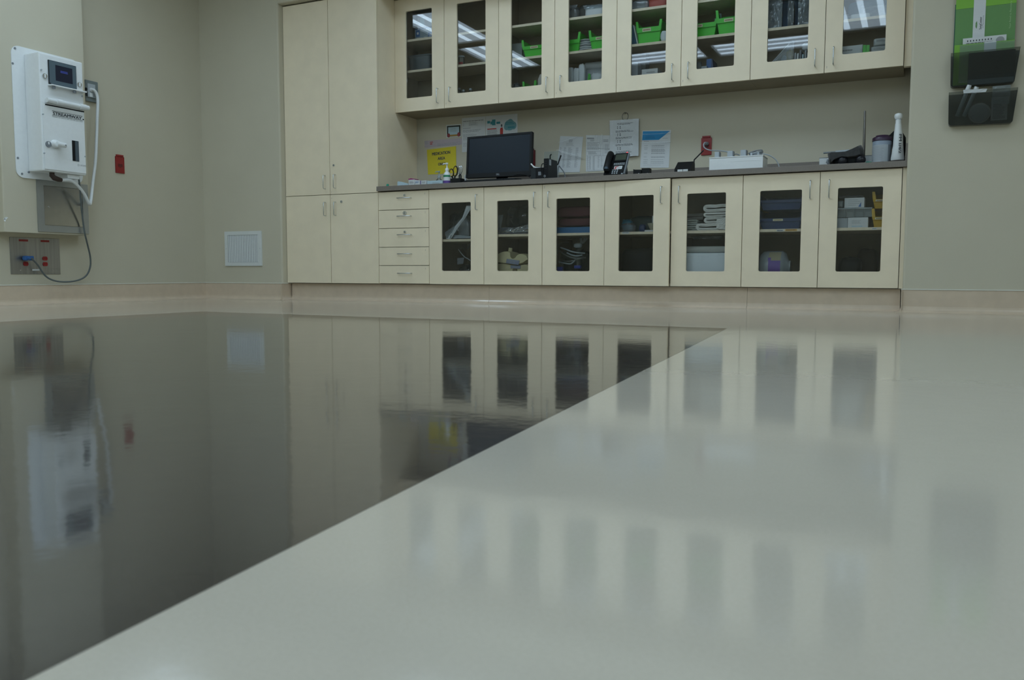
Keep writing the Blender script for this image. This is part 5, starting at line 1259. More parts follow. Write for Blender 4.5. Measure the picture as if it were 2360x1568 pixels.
MB().box(0.22, 0.30, 0.2835, 0.2875, Z1-0.012, Z1-0.005).build('shelf_label', PAPER, bpy.data.objects['wall_cabinet']) if False else None
# door 2
x0, x1, _, z1 = 0.5409, 0.5808, 1.9084, 1.9837
t = thing('specimen_jar', 'clear jar with a red label on the middle shelf behind the second door', 'jar', ((x0+x1)/2, 0.38, Z1))
MB().cyl(((x0+x1)/2, 0.38, Z1+0.0004), ((x0+x1)/2, 0.38, z1-0.010), 0.024, 18).build('jar_body', CLEARP, t)
MB().cyl(((x0+x1)/2, 0.38, z1-0.0098), ((x0+x1)/2, 0.38, z1), 0.025, 18).build('lid', LGREY, t)
wrap(t, 'red_label', ((x0+x1)/2, 0.38), 0.0244, Z1+0.012, Z1+0.038, -PI*0.75, -PI*0.2, REDP)
for i, (px_, lab) in enumerate(((0, 'leftmost of three small clear bottles low behind the second door'), (1, 'middle of three small clear bottles low behind the second door'), (2, 'rightmost of three small clear bottles low behind the second door'))):
    cx, cz = ((0.5427, 1.7299), (0.5827, 1.7126), (0.6504, 1.7169))[i]
    t = thing('clear_bottle', lab, 'bottle', (cx, 0.37, Z0), 'small clear bottles in the wall cabinet')
    MB().lathe([(0.015, 0.0004), (0.017, 0.004), (0.017, cz-Z0-0.022), (0.012, cz-Z0-0.015)], (cx, 0.37, Z0), 16).build('bottle_body', CLEARP, t)
    MB().cyl((cx, 0.37, cz-0.0148), (cx, 0.37, cz), 0.0125, 14).build('cap', LGREY, t)
# green bins
BING = 'green stacking bins in the wall cabinets'
def gbin(label, xa, xb, y, hl, he, z=Z1, lab=True): return stack_bin('stacking_bin', label, xa, xb, y, 0.17, z, hl, he, GREEN, BING, lab)
gbin('green stacking bin with a cream label on the middle shelf behind the third door', 1.1190, 1.1190+0.235, 0.345, 0.092, 0.142)
gbin('green stacking bin at the left of the middle shelf behind the fourth door', 1.5995-0.20, 1.5995, 0.345, 0.098, 0.150)
gbin('green stacking bin at the right of the middle shelf behind the fourth door', 1.6724, 1.6724+0.20, 0.345, 0.100, 0.150)
gbin('green stacking bin alone on the middle shelf behind the fifth door', 2.0367, 2.2253, 0.345, 0.122, 0.168)
gbin('green stacking bin at the left of the middle shelf behind the sixth door', 2.6189-0.235, 2.6189, 0.365, 0.108, 0.128)
gbin('green stacking bin at the right of the middle shelf behind the sixth door', 2.6159+0.006, 2.6159+0.21, 0.322, 0.112, 0.170)
gbin('green stacking bin low on the cabinet floor behind the third door', 1.1801-0.06, 1.1801+0.05, 0.36, 0.080, 0.150, Z0, False)
# paper stack beside the bin of door 3
x0, x1, _, z1 = 0.9785, 1.0808, 1.9380, 2.0417
t = thing('paper_stack', 'grey paper pack standing left of the green bin behind the third door', 'papers', ((x0+x1)/2, 0.46, Z1))
for k in range(5): MB().box(x0+0.002*k, x1-0.004*(k % 2), 0.42+0.022*k, 0.438+0.022*k, Z1+0.0004, z1-0.002*k).build('packet', mat('grey_packet', (0.27, 0.30, 0.29), 0.7, direct=True), t)
def clampx(x0, x1, z):
    c = (x0+x1)/2
    E_ = [US[0], US[2], US[4], US[6], US[8]] if z > 1.2 else [BS[0], BS[1], BS[3], BS[5], BS[7]]
    for a, b in zip(E_, E_[1:]):
        if a < c < b: return max(x0, a+0.020), min(x1, b-0.020)
    return x0, x1
def pouch(name, label, cat, pr, y, d, z, m_, seed=1, group=None, amp=0.22, e=0.55, extra=None):
    x0, x1, _, z1 = pr
    x0, x1 = clampx(x0, x1, z)
    t = thing(name, label, cat, ((x0+x1)/2, y+d/2, z), group)
    blob(x0, x1, y, y+d, z+0.0006, z1, seed, amp, e).build('pouch_body', m_, t)
    if extra: extra(t, x0, x1, y, z, z1)
    return t
def seal(t, x0, x1, y, z, z1):
    crumple((x0, y+0.004, z1), (x1, y+0.004, z1-0.006), (x1-0.01, y-0.002, z1-0.03), (x0+0.01, y-0.002, z1-0.03), x0*3, 0.004, 10, 4).build('seal_flap', POLY, t)
CLB = mat('beige_wrap', (0.52, 0.50, 0.46), 0.8, direct=True)
WRP = mat('white_wrap', (0.62, 0.66, 0.68), 0.5, direct=True)
pouch('wrapped_pack', 'beige wrapped pack standing low at the right behind the third door', 'pack', (1.2316, 1.3048, 1.6798, 1.7850), 0.36, 0.06, Z0, CLB, 3)
pouch('poly_bag', 'crumpled clear bag low at the left behind the third door', 'bag', (0.9983, 1.0739, 1.6845, 1.7448), 0.38, 0.08, Z0, POLY, 4)
# door 4
pouch('poly_bag', 'clear bag at the left of the top shelf behind the fourth door', 'bag', (1.4808, 1.5688, 2.1648, 2.2607), 0.36, 0.10, Z2, POLY, 5, extra=seal)
pouch('poly_bag', 'tall clear bag at the back of the top shelf behind the fourth door', 'bag', (1.5153, 1.6356, 2.2070, 2.3040), 0.47, 0.09, Z2, POLY, 6)
pouch('wrapped_pack', 'long white plastic wrapped pack on the top shelf behind the fourth door', 'pack', (1.6141, 1.7928, 2.1648, 2.2406), 0.36, 0.10, Z2, WRP, 7, amp=0.12, e=0.4, extra=seal)
x0, x1, _, z1 = 1.5707, 1.6892, 1.9122, 1.9985
n = 6
for k in range(n):
    t = thing('instrument_packet', 'grey sealed packet stacked between two green bins, %s from the shelf' % ('first', 'second', 'third', 'fourth', 'fifth', 'topmost')[k], 'packet', ((x0+x1)/2, 0.43, Z1), 'stack of grey packets')
    h = (z1-Z1)/n; xo = 0.010*math.sin(k*2.1)
    MB().box(x0+xo, x1+xo-0.01*(k % 2), 0.37, 0.49, Z1+0.0004+k*h, Z1+(k+1)*h-0.004, 0.003).build('packet_body', MGREY if k % 2 else LGREY, t)
    MB().tube([(x0+xo+0.002, 0.366, Z1+(k+0.5)*h), ((x0+x1)/2, 0.364, Z1+(k+0.7)*h), (x1+xo-0.012, 0.366, Z1+(k+0.5)*h)], 0.0022, 6).build('white_edge', WPLAS, t)
for i, (pr, lab, sd) in enumerate((((1.4977, 1.5401, 1.6801, 1.8091), 'leftmost white packet standing low behind the fourth door', 8), ((1.5346, 1.5874, 1.6836, 1.7996), 'middle white packet standing low behind the fourth door', 9), ((1.5728, 1.6289, 1.6852, 1.8298), 'tall pointed white packet standing low behind the fourth door', 10))):
    pouch('gauze_packet', lab, 'packet', pr, 0.345+0.01*i, 0.05, Z0, WRP, sd, 'white packets behind the fourth door', 0.15, 0.4)
x0, x1, _, z1 = 1.5908, 1.7589, 1.8031, 1.8516
t = thing('pale_cylinder', 'long pale blue white body standing in for a light reflected in the fourth door', 'roll', ((x0+x1)/2, 0.50, Z0))  # body added where a ceiling light's reflection shows in the door glass
MB().cyl((x0, 0.50, z1-0.034), (x1+0.05, 0.50, z1-0.034), 0.034, 18).build('cylinder_body', WRP, t)
MB().box(x0+0.02, x1+0.03, 0.44, 0.56, Z0+0.0004, z1-0.0682).build('carton', LGREY, t)
pouch('gauze_packet', 'crumpled white packet low at the right behind the fourth door', 'packet', (1.6522, 1.7968, 1.6803, 1.7567), 0.345, 0.07, Z0, WRP, 11, 'white packets behind the fourth door', 0.3, 0.6)
x0, x1, _, z1 = 1.6561, 1.6907, 1.6831, 1.7278
t = thing('green_clip', 'small green clip low between the white packets behind the fourth door', 'clip', ((x0+x1)/2, 0.335, Z0))
MB().prism([(x0, Z0+0.0004), (x0+0.009, Z0+0.0004), ((x0+x1)/2+0.006, z1), ((x0+x1)/2-0.002, z1)], 0.328, 0.340, 'y').build('jaw', GREEN, t)
MB().prism([(x1-0.009, Z0+0.0004), (x1, Z0+0.0004), ((x0+x1)/2+0.014, z1-0.006), ((x0+x1)/2+0.0065, z1-0.004)], 0.328, 0.340, 'y').build('jaw', GREEN, t)
# door 5
pouch('wrapped_pack', 'red packet in a clear bag on the top shelf behind the fifth door', 'pack', (2.0720, 2.2815, 2.1669, 2.2311), 0.36, 0.12, Z2, mat('red_pack', (0.40, 0.07, 0.05), 0.5, direct=True), 12, amp=0.2)
pouch('poly_bag', 'clear bag at the left of the red packet behind the fifth door', 'bag', (1.9799, 2.1433, 2.1640, 2.2162), 0.318, 0.038, Z2, POLY, 13)
x0, x1, _, z1 = 2.0027, 2.0553, 1.9034, 2.0395
t = thing('blue_folder', 'dark blue folder with a white edge leaning on the green bin, fifth door', 'folder', ((x0+x1)/2, 0.40, Z1))
MB().prism([(x0-0.03, Z1+0.0004), (x1-0.006, Z1+0.0004), (x0+0.012, z1), (x0-0.03, z1)], 0.33, 0.50, 'y').build('cover', mat('deep_blue_cover', (0.012, 0.07, 0.14), 0.5, direct=True), t)
MB().prism([(x1-0.0055, Z1+0.0004), (x1-0.001, Z1+0.0004), (x0+0.018, z1+0.003), (x0+0.0128, z1+0.003)], 0.328, 0.50, 'y').build('white_edge', PAPER, t)
pouch('gauze_packet', 'white packet in front of the right end of the green bin behind the fifth door', 'packet', (2.2184, 2.2980, 1.8928, 1.9749), 0.300, 0.030, Z1, WRP, 14, None, 0.3, 0.6)
carton('carton', 'grey carton at the back low behind the fifth door', (1.9369, 2.0714, 1.7873, 1.8635), 0.47, 0.10, Z0, mat('grey_card_box', (0.20, 0.22, 0.22), 0.6, direct=True))
carton('carton', 'pale grey carton low at the left behind the fifth door', (1.9767, 2.0431, 1.6963, 1.7841), 0.37, 0.09, Z0, LGREY)
def bl(t, P_):
    mb = MB(); P_.poly(mb, [(0.08, 0.72), (0.25, 0.72), (0.38, 0.92), (0.08, 0.95)], 0.0006); mb.build('blue_print', BLUEPL, t)
    mb = MB(); P_.lines(mb, 0.3, 0.9, 0.15, 0.6, 3, 0.3, 0.3, R5, off=0.0006); mb.build('grey_print', INKG, t)
carton('carton', 'white carton with a blue mark low at the front behind the fifth door', (2.0824, 2.2027, 1.6713, 1.7193), 0.34, 0.12, Z0, PAPER, text=bl)
# door 6
x0, x1, _, z1 = 2.5373, 2.5713, 1.6868, 1.7596
t = thing('blue_binder', 'blue binder standing low behind the sixth door', 'binder', ((x0+x1)/2, 0.47, Z0))
MB().prism([(x0, Z0+0.0004), (x1, Z0+0.0004), (x1+0.003, z1), (x0+0.005, z1)], 0.40, 0.56, 'y').build('spine', BLUEPL, t)
MB().prism([(x1+0.0004, Z0+0.0004), (x1+0.034, Z0+0.0004), (x1+0.010, z1), (x1+0.0034, z1)], 0.402, 0.56, 'y').build('cover', NAVY, t)
pouch('poly_bag', 'clear tube bag low at the left behind the sixth door', 'bag', (2.4666, 2.5164, 1.6806, 1.7594), 0.37, 0.05, Z0, POLY, 15)
carton('carton', 'small pale carton low left of the blue binder', (2.5130, 2.5532, 1.6745, 1.7047), 0.36, 0.05, Z0, LGREY)
for i, (pr, lab) in enumerate((((2.5574, 2.5713, 2.0389, 2.0783), 'thin white tube standing behind the left green bin of the sixth door'), ((2.6172, 2.6325, 2.0324, 2.0745), 'thin white tube standing in the right green bin of the sixth door'))):
    x0, x1, _, z1 = pr; zb = Z1+0.02 if i == 0 else Z1+0.0045
    yy = 0.548 if i == 0 else 0.44
    t = thing('white_tube', lab, 'tube', ((x0+x1)/2, yy, zb), 'thin white tubes')
    MB().cyl(((x0+x1)/2, yy, Z1+0.0045), ((x0+x1)/2, yy, z1), (x1-x0)/2, 10).build('tube_body', PALEBL, t)
# door 7
BLUEG = mat('blue_gown_pack', (0.05, 0.11, 0.20), 0.7, direct=True)
def film(t, x0, x1, y, z, z1):
    crumple((x0, y-0.006, z1), (x1, y-0.006, z1-0.01), (x1, y-0.008, z+0.004), (x0, y-0.008, z+0.004), x0*5, 0.006, 14, 14).build('clear_film', POLY, t)
GPK = mat('grey_tray_pack', (0.10, 0.115, 0.115), 0.6, direct=True)
pouch('sterile_pack', 'grey pack in crinkled film at the left of the middle shelf behind the seventh door', 'pack', (2.9479, 3.0600, 1.9129, 2.1040), 0.36, 0.05, Z1, GPK, 16, 'sterile packs behind the seventh door', 0.08, 0.3, film)
pouch('sterile_pack', 'blue pack at the back of the middle shelf behind the seventh door', 'pack', (3.0219, 3.1657, 1.9451, 2.1320), 0.46, 0.08, Z1, BLUEG, 17, 'sterile packs behind the seventh door', 0.1, 0.3)
pouch('sterile_pack', 'narrow dark pack with a film edge in the middle behind the seventh door', 'pack', (3.0954, 3.1351, 1.9195, 2.0864), 0.37, 0.06, Z1, BLACKM, 18, 'sterile packs behind the seventh door', 0.1, 0.3, film)
pouch('sterile_pack', 'grey pack in film at the right of the middle shelf behind the seventh door', 'pack', (3.1643, 3.2591, 1.9082, 2.0879), 0.36, 0.06, Z1, GPK, 19, 'sterile packs behind the seventh door', 0.08, 0.3, film)
x0, x1, _, z1 = 2.9546, 3.0297, 1.6936, 1.7987
t = thing('pale_cylinder', 'white paper roll lying low at the left behind the seventh door', 'roll', ((x0+x1)/2, 0.47, Z0))
MB().cyl((x0+0.010, 0.35, Z0+0.052), (x0+0.010, 0.56, Z0+0.052), 0.0510, 24).build('cylinder_body', WRP, t)
MB().cyl((x0+0.010, 0.349, Z0+0.052), (x0+0.010, 0.3498, Z0+0.052), 0.018, 16).build('core', LGREY, t)
pouch('gauze_packet', 'white packet low beside the paper roll behind the seventh door', 'packet', (3.0447, 3.1165, 1.6847, 1.7489), 0.40, 0.08, Z0, WRP, 20, None, 0.25, 0.6)
x0, x1, _, z1 = 3.0973, 3.1398, 1.6757, 1.7565
t = thing('yellow_tag', 'yellow tag with a cream lower half standing low behind the seventh door', 'tag', ((x0+x1)/2, 0.36, Z0))
YL = mat('yellow_tag_card', (0.62, 0.40, 0.03), 0.6, direct=True)
zm = Z0+0.5*(z1-Z0)
MB().box(x0, x1, 0.350, 0.356, Z0+0.0004, zm).build('lower_half', mat('cream_tag_card', (0.72, 0.55, 0.30), 0.6, direct=True), t)
MB().prism([(x0, zm+0.0003), (x1, zm+0.0003), (x1, z1-0.010), (x0+0.60*(x1-x0), z1-0.010), (x0+0.58*(x1-x0), z1), (x0+0.46*(x1-x0), z1), (x0+0.44*(x1-x0), z1-0.010), (x0, z1-0.014)], 0.350, 0.356, 'y').build('upper_half', YL, t)
sw = MB(); sw.loft([[tuple(Vector(p)+o_) for o_ in (Vector((0, 0, 0)), Vector((0, 0.10, 0)))] for p in (((2.9949, 0.3350, 1.6793)), ((3.0784, 0.3350, 1.7601)), ((3.1556, 0.3350, 1.8204)))], False, False, False)
t = thing('clear_sleeve', 'clear plastic sleeve leaning diagonally low behind the seventh door', 'sleeve', (3.0598, 0.3600, 1.6869))
a_, b_, c_, d2 = ((3.0028, 0.3400, 1.6781)), ((3.1219, 0.3400, 1.7996)), ((3.1460, 0.3450, 1.8182)), ((3.1440, 0.3450, 1.6864))
zc = Z0+0.001
def zfix(p): return (p[0], p[1], max(p[2], zc))
crumple(zfix(b_), zfix(c_), zfix(d2), zfix(a_), 6, 0.003, 12, 12).build('film', POLY, t)
for q0, q1 in ((a_, b_), (a_, d2)): MB().tube([zfix(q0), zfix(q1)], 0.0022, 6).build('folded_edge', WRP if q1 is b_ else CLEARP, t)
for i in range(6):
    x = 3.1474+0.0165*i; h = (0.155, 0.150, 0.170, 0.142, 0.165, 0.150)[i]
    t = thing('suture_packet', 'slim upright packet behind the seventh door, %s in its row' % ('first', 'second', 'third', 'fourth', 'fifth', 'last')[i], 'packet', (x, 0.40, Z0), 'row of slim upright packets')
    MB().prism([(x, Z0+0.0004), (x+0.010, Z0+0.0004), (x+0.012, Z0+h), (x+0.001, Z0+h-0.004)], 0.350, 0.50, 'y').build('packet_body', (LGREY, WRP, MGREY, PALEBL, LGREY, WRP)[i], t)
    MB().box(x+0.001, x+0.009, 0.3488, 0.3496, Z0+0.010, Z0+0.06).build('end_label', (BLUEPL, PAPER, PALEBL, PAPER, BLUEPL, PALEBL)[i], t)
pouch('gauze_packet', 'white packet lying across the top of the slim upright packets', 'packet', (3.1823, 3.2666, 1.7651, 1.8055), 0.38, 0.09, Z0+0.172, WRP, 21, None, 0.2, 0.5)
# door 8
pouch('sterile_pack', 'white and pale blue pack at the right of the middle shelf behind the rightmost door', 'pack', (3.5596, 3.7347, 1.9086, 1.9859), 0.36, 0.12, Z1, WRP, 22, None, 0.12, 0.35, film)
MBl = mat('pale_blue_wrap', (0.26, 0.36, 0.44), 0.6, direct=True)
pouch('sterile_pack', 'flat pale blue pack behind the white one behind the rightmost door', 'pack', (3.4552, 3.7240, 1.9557, 2.0688), 0.49, 0.09, Z1, MBl, 23, None, 0.1, 0.35)
pouch('gauze_packet', 'flat white packet at the front of the middle shelf behind the rightmost door', 'packet', (3.4865, 3.6288, 1.8926, 1.9313), 0.310, 0.045, Z1, WRP, 24, None, 0.2, 0.5)
pouch('poly_bag', 'small clear bag at the left of the middle shelf behind the rightmost door', 'bag', (3.4480, 3.5015, 1.9012, 1.9458), 0.335, 0.05, Z1, POLY, 25)
def grey_txt(t, P_):
    mb = MB(); P_.lines(mb, 0.15, 0.85, 0.15, 0.8, 3, 0.25, 0.4, R5, off=0.0012); mb.build('printed_text', INKG, t)
carton('flat_pack', 'flat white printed pack low at the left behind the rightmost door', (3.4311, 3.5759, 1.6750, 1.7396), 0.36, 0.10, Z0, WRP, 'pack', text=grey_txt)
for i, lab in enumerate(('left of two green clips low behind the rightmost door', 'right of two green clips low behind the rightmost door')):
    x0, x1, _, z1 = ((3.5795, 3.5980, 1.6727, 1.7284), (3.6006, 3.6190, 1.6732, 1.7260))[i]
    t = thing('green_clip', lab, 'clip', ((x0+x1)/2, 0.34, Z0), 'green clips')
    MB().prism([(x0-0.004, Z0+0.0004), (x1+0.004, Z0+0.0004), (x1, z1), (x0, z1)], 0.335, 0.350, 'y').build('clip_body', GREEN, t)
    MB().box(x0+0.003, x1-0.003, 0.3335, 0.3348, Z0+0.004, z1-0.006).build('ridge', GREEN, t)
x0, x1, _, z1 = 3.6223, 3.7319, 1.6733, 1.7731
for k in range(4):
    h = (z1-Z0)/4; xo = (0.0, 0.006, -0.002, 0.014)[k]
    t = thing('gauze_pack', 'white wrapped pack in the stack behind the rightmost door, %s from the bottom' % ('first', 'second', 'third', 'fourth')[k], 'pack', ((x0+x1)/2, 0.42, Z0+k*h), 'stack of white wrapped packs')
    blob(x0+xo, x1+xo, 0.36, 0.50, Z0+0.0005+k*h, Z0+(k+1)*h-0.0005, 30+k, 0.06, 0.28).build('pack_body', WRP, t)
    P_ = Patch((x0+xo, 0.358, Z0+(k+0.8)*h), (x1+xo, 0.358, Z0+(k+0.8)*h), (x1+xo, 0.358, Z0+(k+0.2)*h), (x0+xo, 0.358, Z0+(k+0.2)*h))
    mb = MB(); P_.lines(mb, 0.2, 0.8, 0.2, 0.7, 2, 0.3, 0.4, R5, off=0.001); mb.build('printed_text', INKG, t)

# ------------------------------------------------------------------ things in the base cabinets
ZS, ZS1, ZB = 0.5283, 0.4973, 0.1633
# glass door 1: crumpled film and tubing
pouch('poly_bag', 'crumpled dark film bag on the shelf behind the leftmost lower glass door', 'bag', (0.4819, 0.7670, 0.5122, 0.7565), 0.16, 0.22, ZS1, POLYD, 41, None, 0.4, 0.7)
pouch('poly_bag', 'crumpled grey film in front of the dark film bag behind the leftmost lower glass door', 'bag', (0.6270, 0.8095, 0.5180, 0.7009), 0.10, 0.055, ZS1, POLY, 44, None, 0.5, 0.8)
t = thing('film_strip', 'pale creased film strip slanting over the dark film bag behind the leftmost lower glass door', 'film', (0.6117, 0.0700, 0.5008))
P0, P1_, P2, P3 = ((0.8063, 0.0620, 0.7548)), ((0.7548, 0.0580, 0.6625)), ((0.6846, 0.0520, 0.5833)), ((0.6254, 0.0460, 0.5031))
mb = MB()
rings = []
for p, w_ in ((P0, 0.030), (P1_, 0.014), (P2, 0.020), (P3, 0.026)):
    rings.append([(p[0]-w_, p[1], max(p[2], ZS1+0.002)), (p[0], p[1]-0.008, max(p[2]-0.004, ZS1+0.001)), (p[0]+w_*0.7, p[1]+0.002, max(p[2]-0.006, ZS1+0.001)), (p[0], p[1]+0.008, max(p[2]+0.004, ZS1+0.003))])
mb.loft(rings, True, False); mb.build('strip_body', WRP, t)
crumple((P3[0]-0.035, 0.044, P3[2]+0.05), (P2[0], 0.046, P2[2]+0.02), (P3[0]+0.02, 0.042, max(P3[2], ZS1+0.002)), (P3[0]-0.02, 0.042, max(P3[2], ZS1+0.002)), 8, 0.006, 8, 8).build('torn_end', POLY, t)
t = solo('flat_film', crumple(((0.6240, 0.0900, 0.5354)), ((0.8253, 0.0900, 0.5186)), ((0.8413, 0.0600, 0.5038)), ((0.6252, 0.0600, 0.5037)), 9, 0.003, 12, 4), LGREY, 'flat pale film lying along the shelf edge behind the leftmost lower glass door', 'film')
t = thing('drip_set', 'coiled clear tubing with a grey tag low behind the leftmost lower glass door', 'tubing', (0.6527, 0.2500, 0.2598))
MB().tube([(0.6179, 0.2200, 0.4230), (0.6511, 0.2100, 0.3878), (0.6881, 0.2000, 0.3598), (0.7211, 0.1900, 0.3457), (0.7499, 0.1800, 0.3317)], 0.004, 7, True, 5).build('straight_tube', LGREY, t)
MB().tube([(0.6139, 0.2200, 0.4196), (0.6323, 0.2300, 0.4335), (0.6506, 0.2400, 0.4301), (0.6704, 0.2400, 0.4057)], 0.0035, 7, True, 6).build('curved_tube', CLEARP, t)
MB().tube([(0.6971, 0.2200, 0.4257), (0.7090, 0.2200, 0.4428), (0.7247, 0.2200, 0.4668)], 0.003, 7).build('side_tube', MGREY, t)
crumple(((0.6224, 0.1900, 0.3531)), ((0.6857, 0.1900, 0.3562)), ((0.6777, 0.1900, 0.3079)), ((0.6203, 0.1900, 0.3011)), 2, 0.003, 6, 6).build('grey_tag', MGREY, t)
pouch('poly_bag', 'dark film bag on the floor of the base cabinet right of the drawers', 'bag', (0.5447, 0.7251, 0.2389, 0.3197), 0.26, 0.18, ZB, POLYD, 45, None, 0.35, 0.7)
# door 2
pouch('poly_bag', 'large dark film bag on the shelf behind the second lower glass door', 'bag', (0.9314, 1.2607, 0.5503, 0.7884), 0.22, 0.22, ZS, POLYD, 46, None, 0.35, 0.6)
pouch('sterile_pack', 'purple banded pack under clear film on the shelf behind the second lower glass door', 'pack', (1.0028, 1.3075, 0.5276, 0.5869), 0.12, 0.09, ZS, mat('violet_pack', (0.14, 0.11, 0.22), 0.5, direct=True), 47, None, 0.15, 0.4, film)
solo('film_sheet', crumple(((1.0202, 0.0850, 0.6739)), ((1.0831, 0.0850, 0.6788)), ((1.0562, 0.0800, 0.5508)), ((1.0340, 0.0800, 0.5413)), 12, 0.008, 10, 14), POLY, 'clear film hanging at the left edge behind the second lower glass door', 'film')
solo('film_sheet', crumple(((1.1176, 0.0750, 0.5691)), ((1.3158, 0.0850, 0.6046)), ((1.3300, 0.0700, 0.5453)), ((1.0760, 0.0700, 0.5418)), 14, 0.010, 22, 8), POLY, 'shiny crumpled film along the shelf behind the second lower glass door', 'film')
def pillow2(poly, y0, y1, n=8, pin=0.55, zf=None):
    cx = sum(p[0] for p in poly)/len(poly); cz = sum(p[1] for p in poly)/len(poly)
    rings = []
    for k in range(n+1):
        q = k/n; s_ = pin+(1-pin)*math.sin(PI*(0.12+0.88*q))**0.6; y = y0+(y1-y0)*q
        rings.append([(cx+(p[0]-cx)*s_, y, max(zf, cz+(p[1]-cz)*s_)) for p in poly])
    return MB().loft(rings)
def rubber_mask(label, poly, y0, y1, zf, lab, zb):
    t = thing('rubber_mask', label, 'mask', ((poly[0][0]+poly[-1][0])/2, (y0+y1)/2, zb), 'cream rubber masks')
    pillow2(poly, y0, y1, 10, 0.80, zf).build('shell', CREAMPL, t)
    P_ = Patch(*lab); mb = MB(); P_.slab(mb, 0, 0, 1, 1, 0.0, 0.002); l_ = mb.build('label', mat('blue_grey_label', (0.22, 0.25, 0.36), 0.6, direct=True), t)
    mb = MB(); P_.lines(mb, 0.06, 0.95, 0.12, 0.9, 4, 0.3, 0.3, R5, off=0.0024); mb.build('printed_text', LGREY, l_)
    return t
YM = 0.10
poly = [(1.0018, 0.3082), (1.0618, 0.3114), (1.1139, 0.3046), (1.1582, 0.2923), (1.2097, 0.2912), (1.2643, 0.3027), (1.2970, 0.2927), (1.3048, 0.1808), (0.9944, 0.1789)]
poly = [(max(p[0], 0.986), p[1]) for p in poly]
t = rubber_mask('lower cream rubber mask on the cabinet floor, half hidden under the other', poly, 0.105, 0.26, ZB+0.0005, (((1.1405, 0.0990, 0.2934)), ((1.2233, 0.0990, 0.2913)), ((1.2219, 0.0990, 0.2682)), ((1.1399, 0.0990, 0.2715))), ZB)
cxh, czh = 1.1748, 0.2547
MB().cyl((cxh, 0.098, czh), (cxh, 0.104, czh), 0.019, 18).build('hole_shade', mat('shaded_rubber', (0.16, 0.12, 0.05), 0.8, direct=True), t)  # dark disc painted for the shade inside the hole
poly = [(1.0018, 0.3217), (1.0056, 0.3501), (1.0205, 0.3768), (1.0467, 0.3933), (1.0765, 0.4014), (1.1099, 0.4028), (1.1395, 0.3959), (1.1433, 0.3610), (1.1544, 0.3454), (1.1728, 0.3426), (1.1893, 0.3508), (1.2057, 0.3722), (1.2276, 0.3826), (1.2568, 0.3801), (1.2895, 0.3684), (1.3041, 0.3387), (1.2570, 0.3109), (1.2097, 0.2972), (1.1582, 0.2963), (1.1027, 0.3063), (1.0319, 0.3132)]
poly = [(max(p[0], 0.986), p[1]) for p in poly]
t = rubber_mask('upper cream rubber mask with a short stub lying on the other in the base cabinet', poly, 0.085, 0.25, 0, (((1.1173, 0.0790, 0.3434)), ((1.2241, 0.0790, 0.3298)), ((1.2159, 0.0790, 0.2957)), ((1.1107, 0.0790, 0.3111))), 0.30)
MB().tube([(1.1115, 0.1500, 0.3949), (1.1151, 0.1500, 0.4282)], [0.0175, 0.0155], 16).build('stub', CREAMPL, t)
solo('orange_foam', MB().prism([(1.2325, 0.3125), (1.2941, 0.3255), (1.2944, 0.2598), (1.2726, 0.2729)], 0.27, 0.34, 'y'), ORANGE, 'orange foam piece at the right of the cream rubber masks', 'foam')
# door 3
x0, x1, _, z1 = 1.4866, 1.8224, 0.5311, 0.5788
carton('blue_tray', 'bright blue tray on the shelf behind the third lower glass door', (1.4867, 1.8224, 0.5311, 0.5740), 0.10, 0.30, ZS, mat('bright_blue_tray', (0.015, 0.14, 0.33), 0.4, direct=True), 'tray')
for i, (pr, lab) in enumerate((((1.4878, 1.7975, 0.5741, 0.6443), 'lower folded maroon cloth on the blue tray'), ((1.4760, 1.7930, 0.6514, 0.7343), 'upper folded maroon cloth on the blue tray'))):
    pouch('folded_cloth', lab, 'cloth', pr, 0.13+0.01*i, 0.24, (z1+0.002 if i == 0 else 0.6500), MAROON, 50+i, 'folded maroon cloths', 0.1, 0.35)
t = thing('tubing_bag', 'coils of clear shiny tubing in the base cabinet under the blue tray', 'tubing', (1.6173, 0.1800, 0.2602))
for k, (pts) in enumerate((((1.5300, 0.1500, 0.4255), (1.5732, 0.1300, 0.4149), (1.6328, 0.1200, 0.3948), (1.6875, 0.1300, 0.3850), (1.7207, 0.1600, 0.3822)),
                           ((1.5232, 0.1500, 0.4029), (1.5705, 0.1200, 0.3760), (1.6371, 0.1100, 0.3498), (1.6917, 0.1200, 0.3432), (1.7279, 0.1600, 0.3501)),
                           ((1.5908, 0.1300, 0.3858), (1.6350, 0.1150, 0.3691), (1.6744, 0.1200, 0.3625), (1.7078, 0.1400, 0.3691)),
                           ((1.5167, 0.1500, 0.3316), (1.5669, 0.1300, 0.3246), (1.6230, 0.1200, 0.3243), (1.6707, 0.1300, 0.3371), (1.7107, 0.1600, 0.3566)),
                           ((1.5168, 0.1500, 0.3186), (1.5780, 0.1200, 0.3084), (1.6266, 0.1200, 0.3050), (1.6570, 0.1300, 0.3307)),
                           ((1.4898, 0.1800, 0.3811), (1.4930, 0.1800, 0.4300), (1.5211, 0.1800, 0.4622), (1.5877, 0.1800, 0.4646)))):
    MB().tube(pts, 0.0055, 8, True, 6).build('tube_coil', CLEARP if k % 2 else FROST, t)
pouch('poly_bag', 'dark film bag behind the shiny tubing under the blue tray', 'bag', (1.4344, 1.7249, 0.2441, 0.4450), 0.24, 0.20, ZB, POLYD, 54, None, 0.3, 0.6)
kn = blob(*[v for v in (1.6149, 1.6982, 0.4223, 0.4644)][:2], 0.16, 0.21, 0.4223, 0.4644, 8, 0.35)
t = thing('knotted_bag', 'knotted film top of a bag under the shelf behind the third lower glass door', 'bag', (1.6622, 0.1900, 0.2603))
kn.build('knot', FROST, t)
for p in ((1337, 548), ): pass
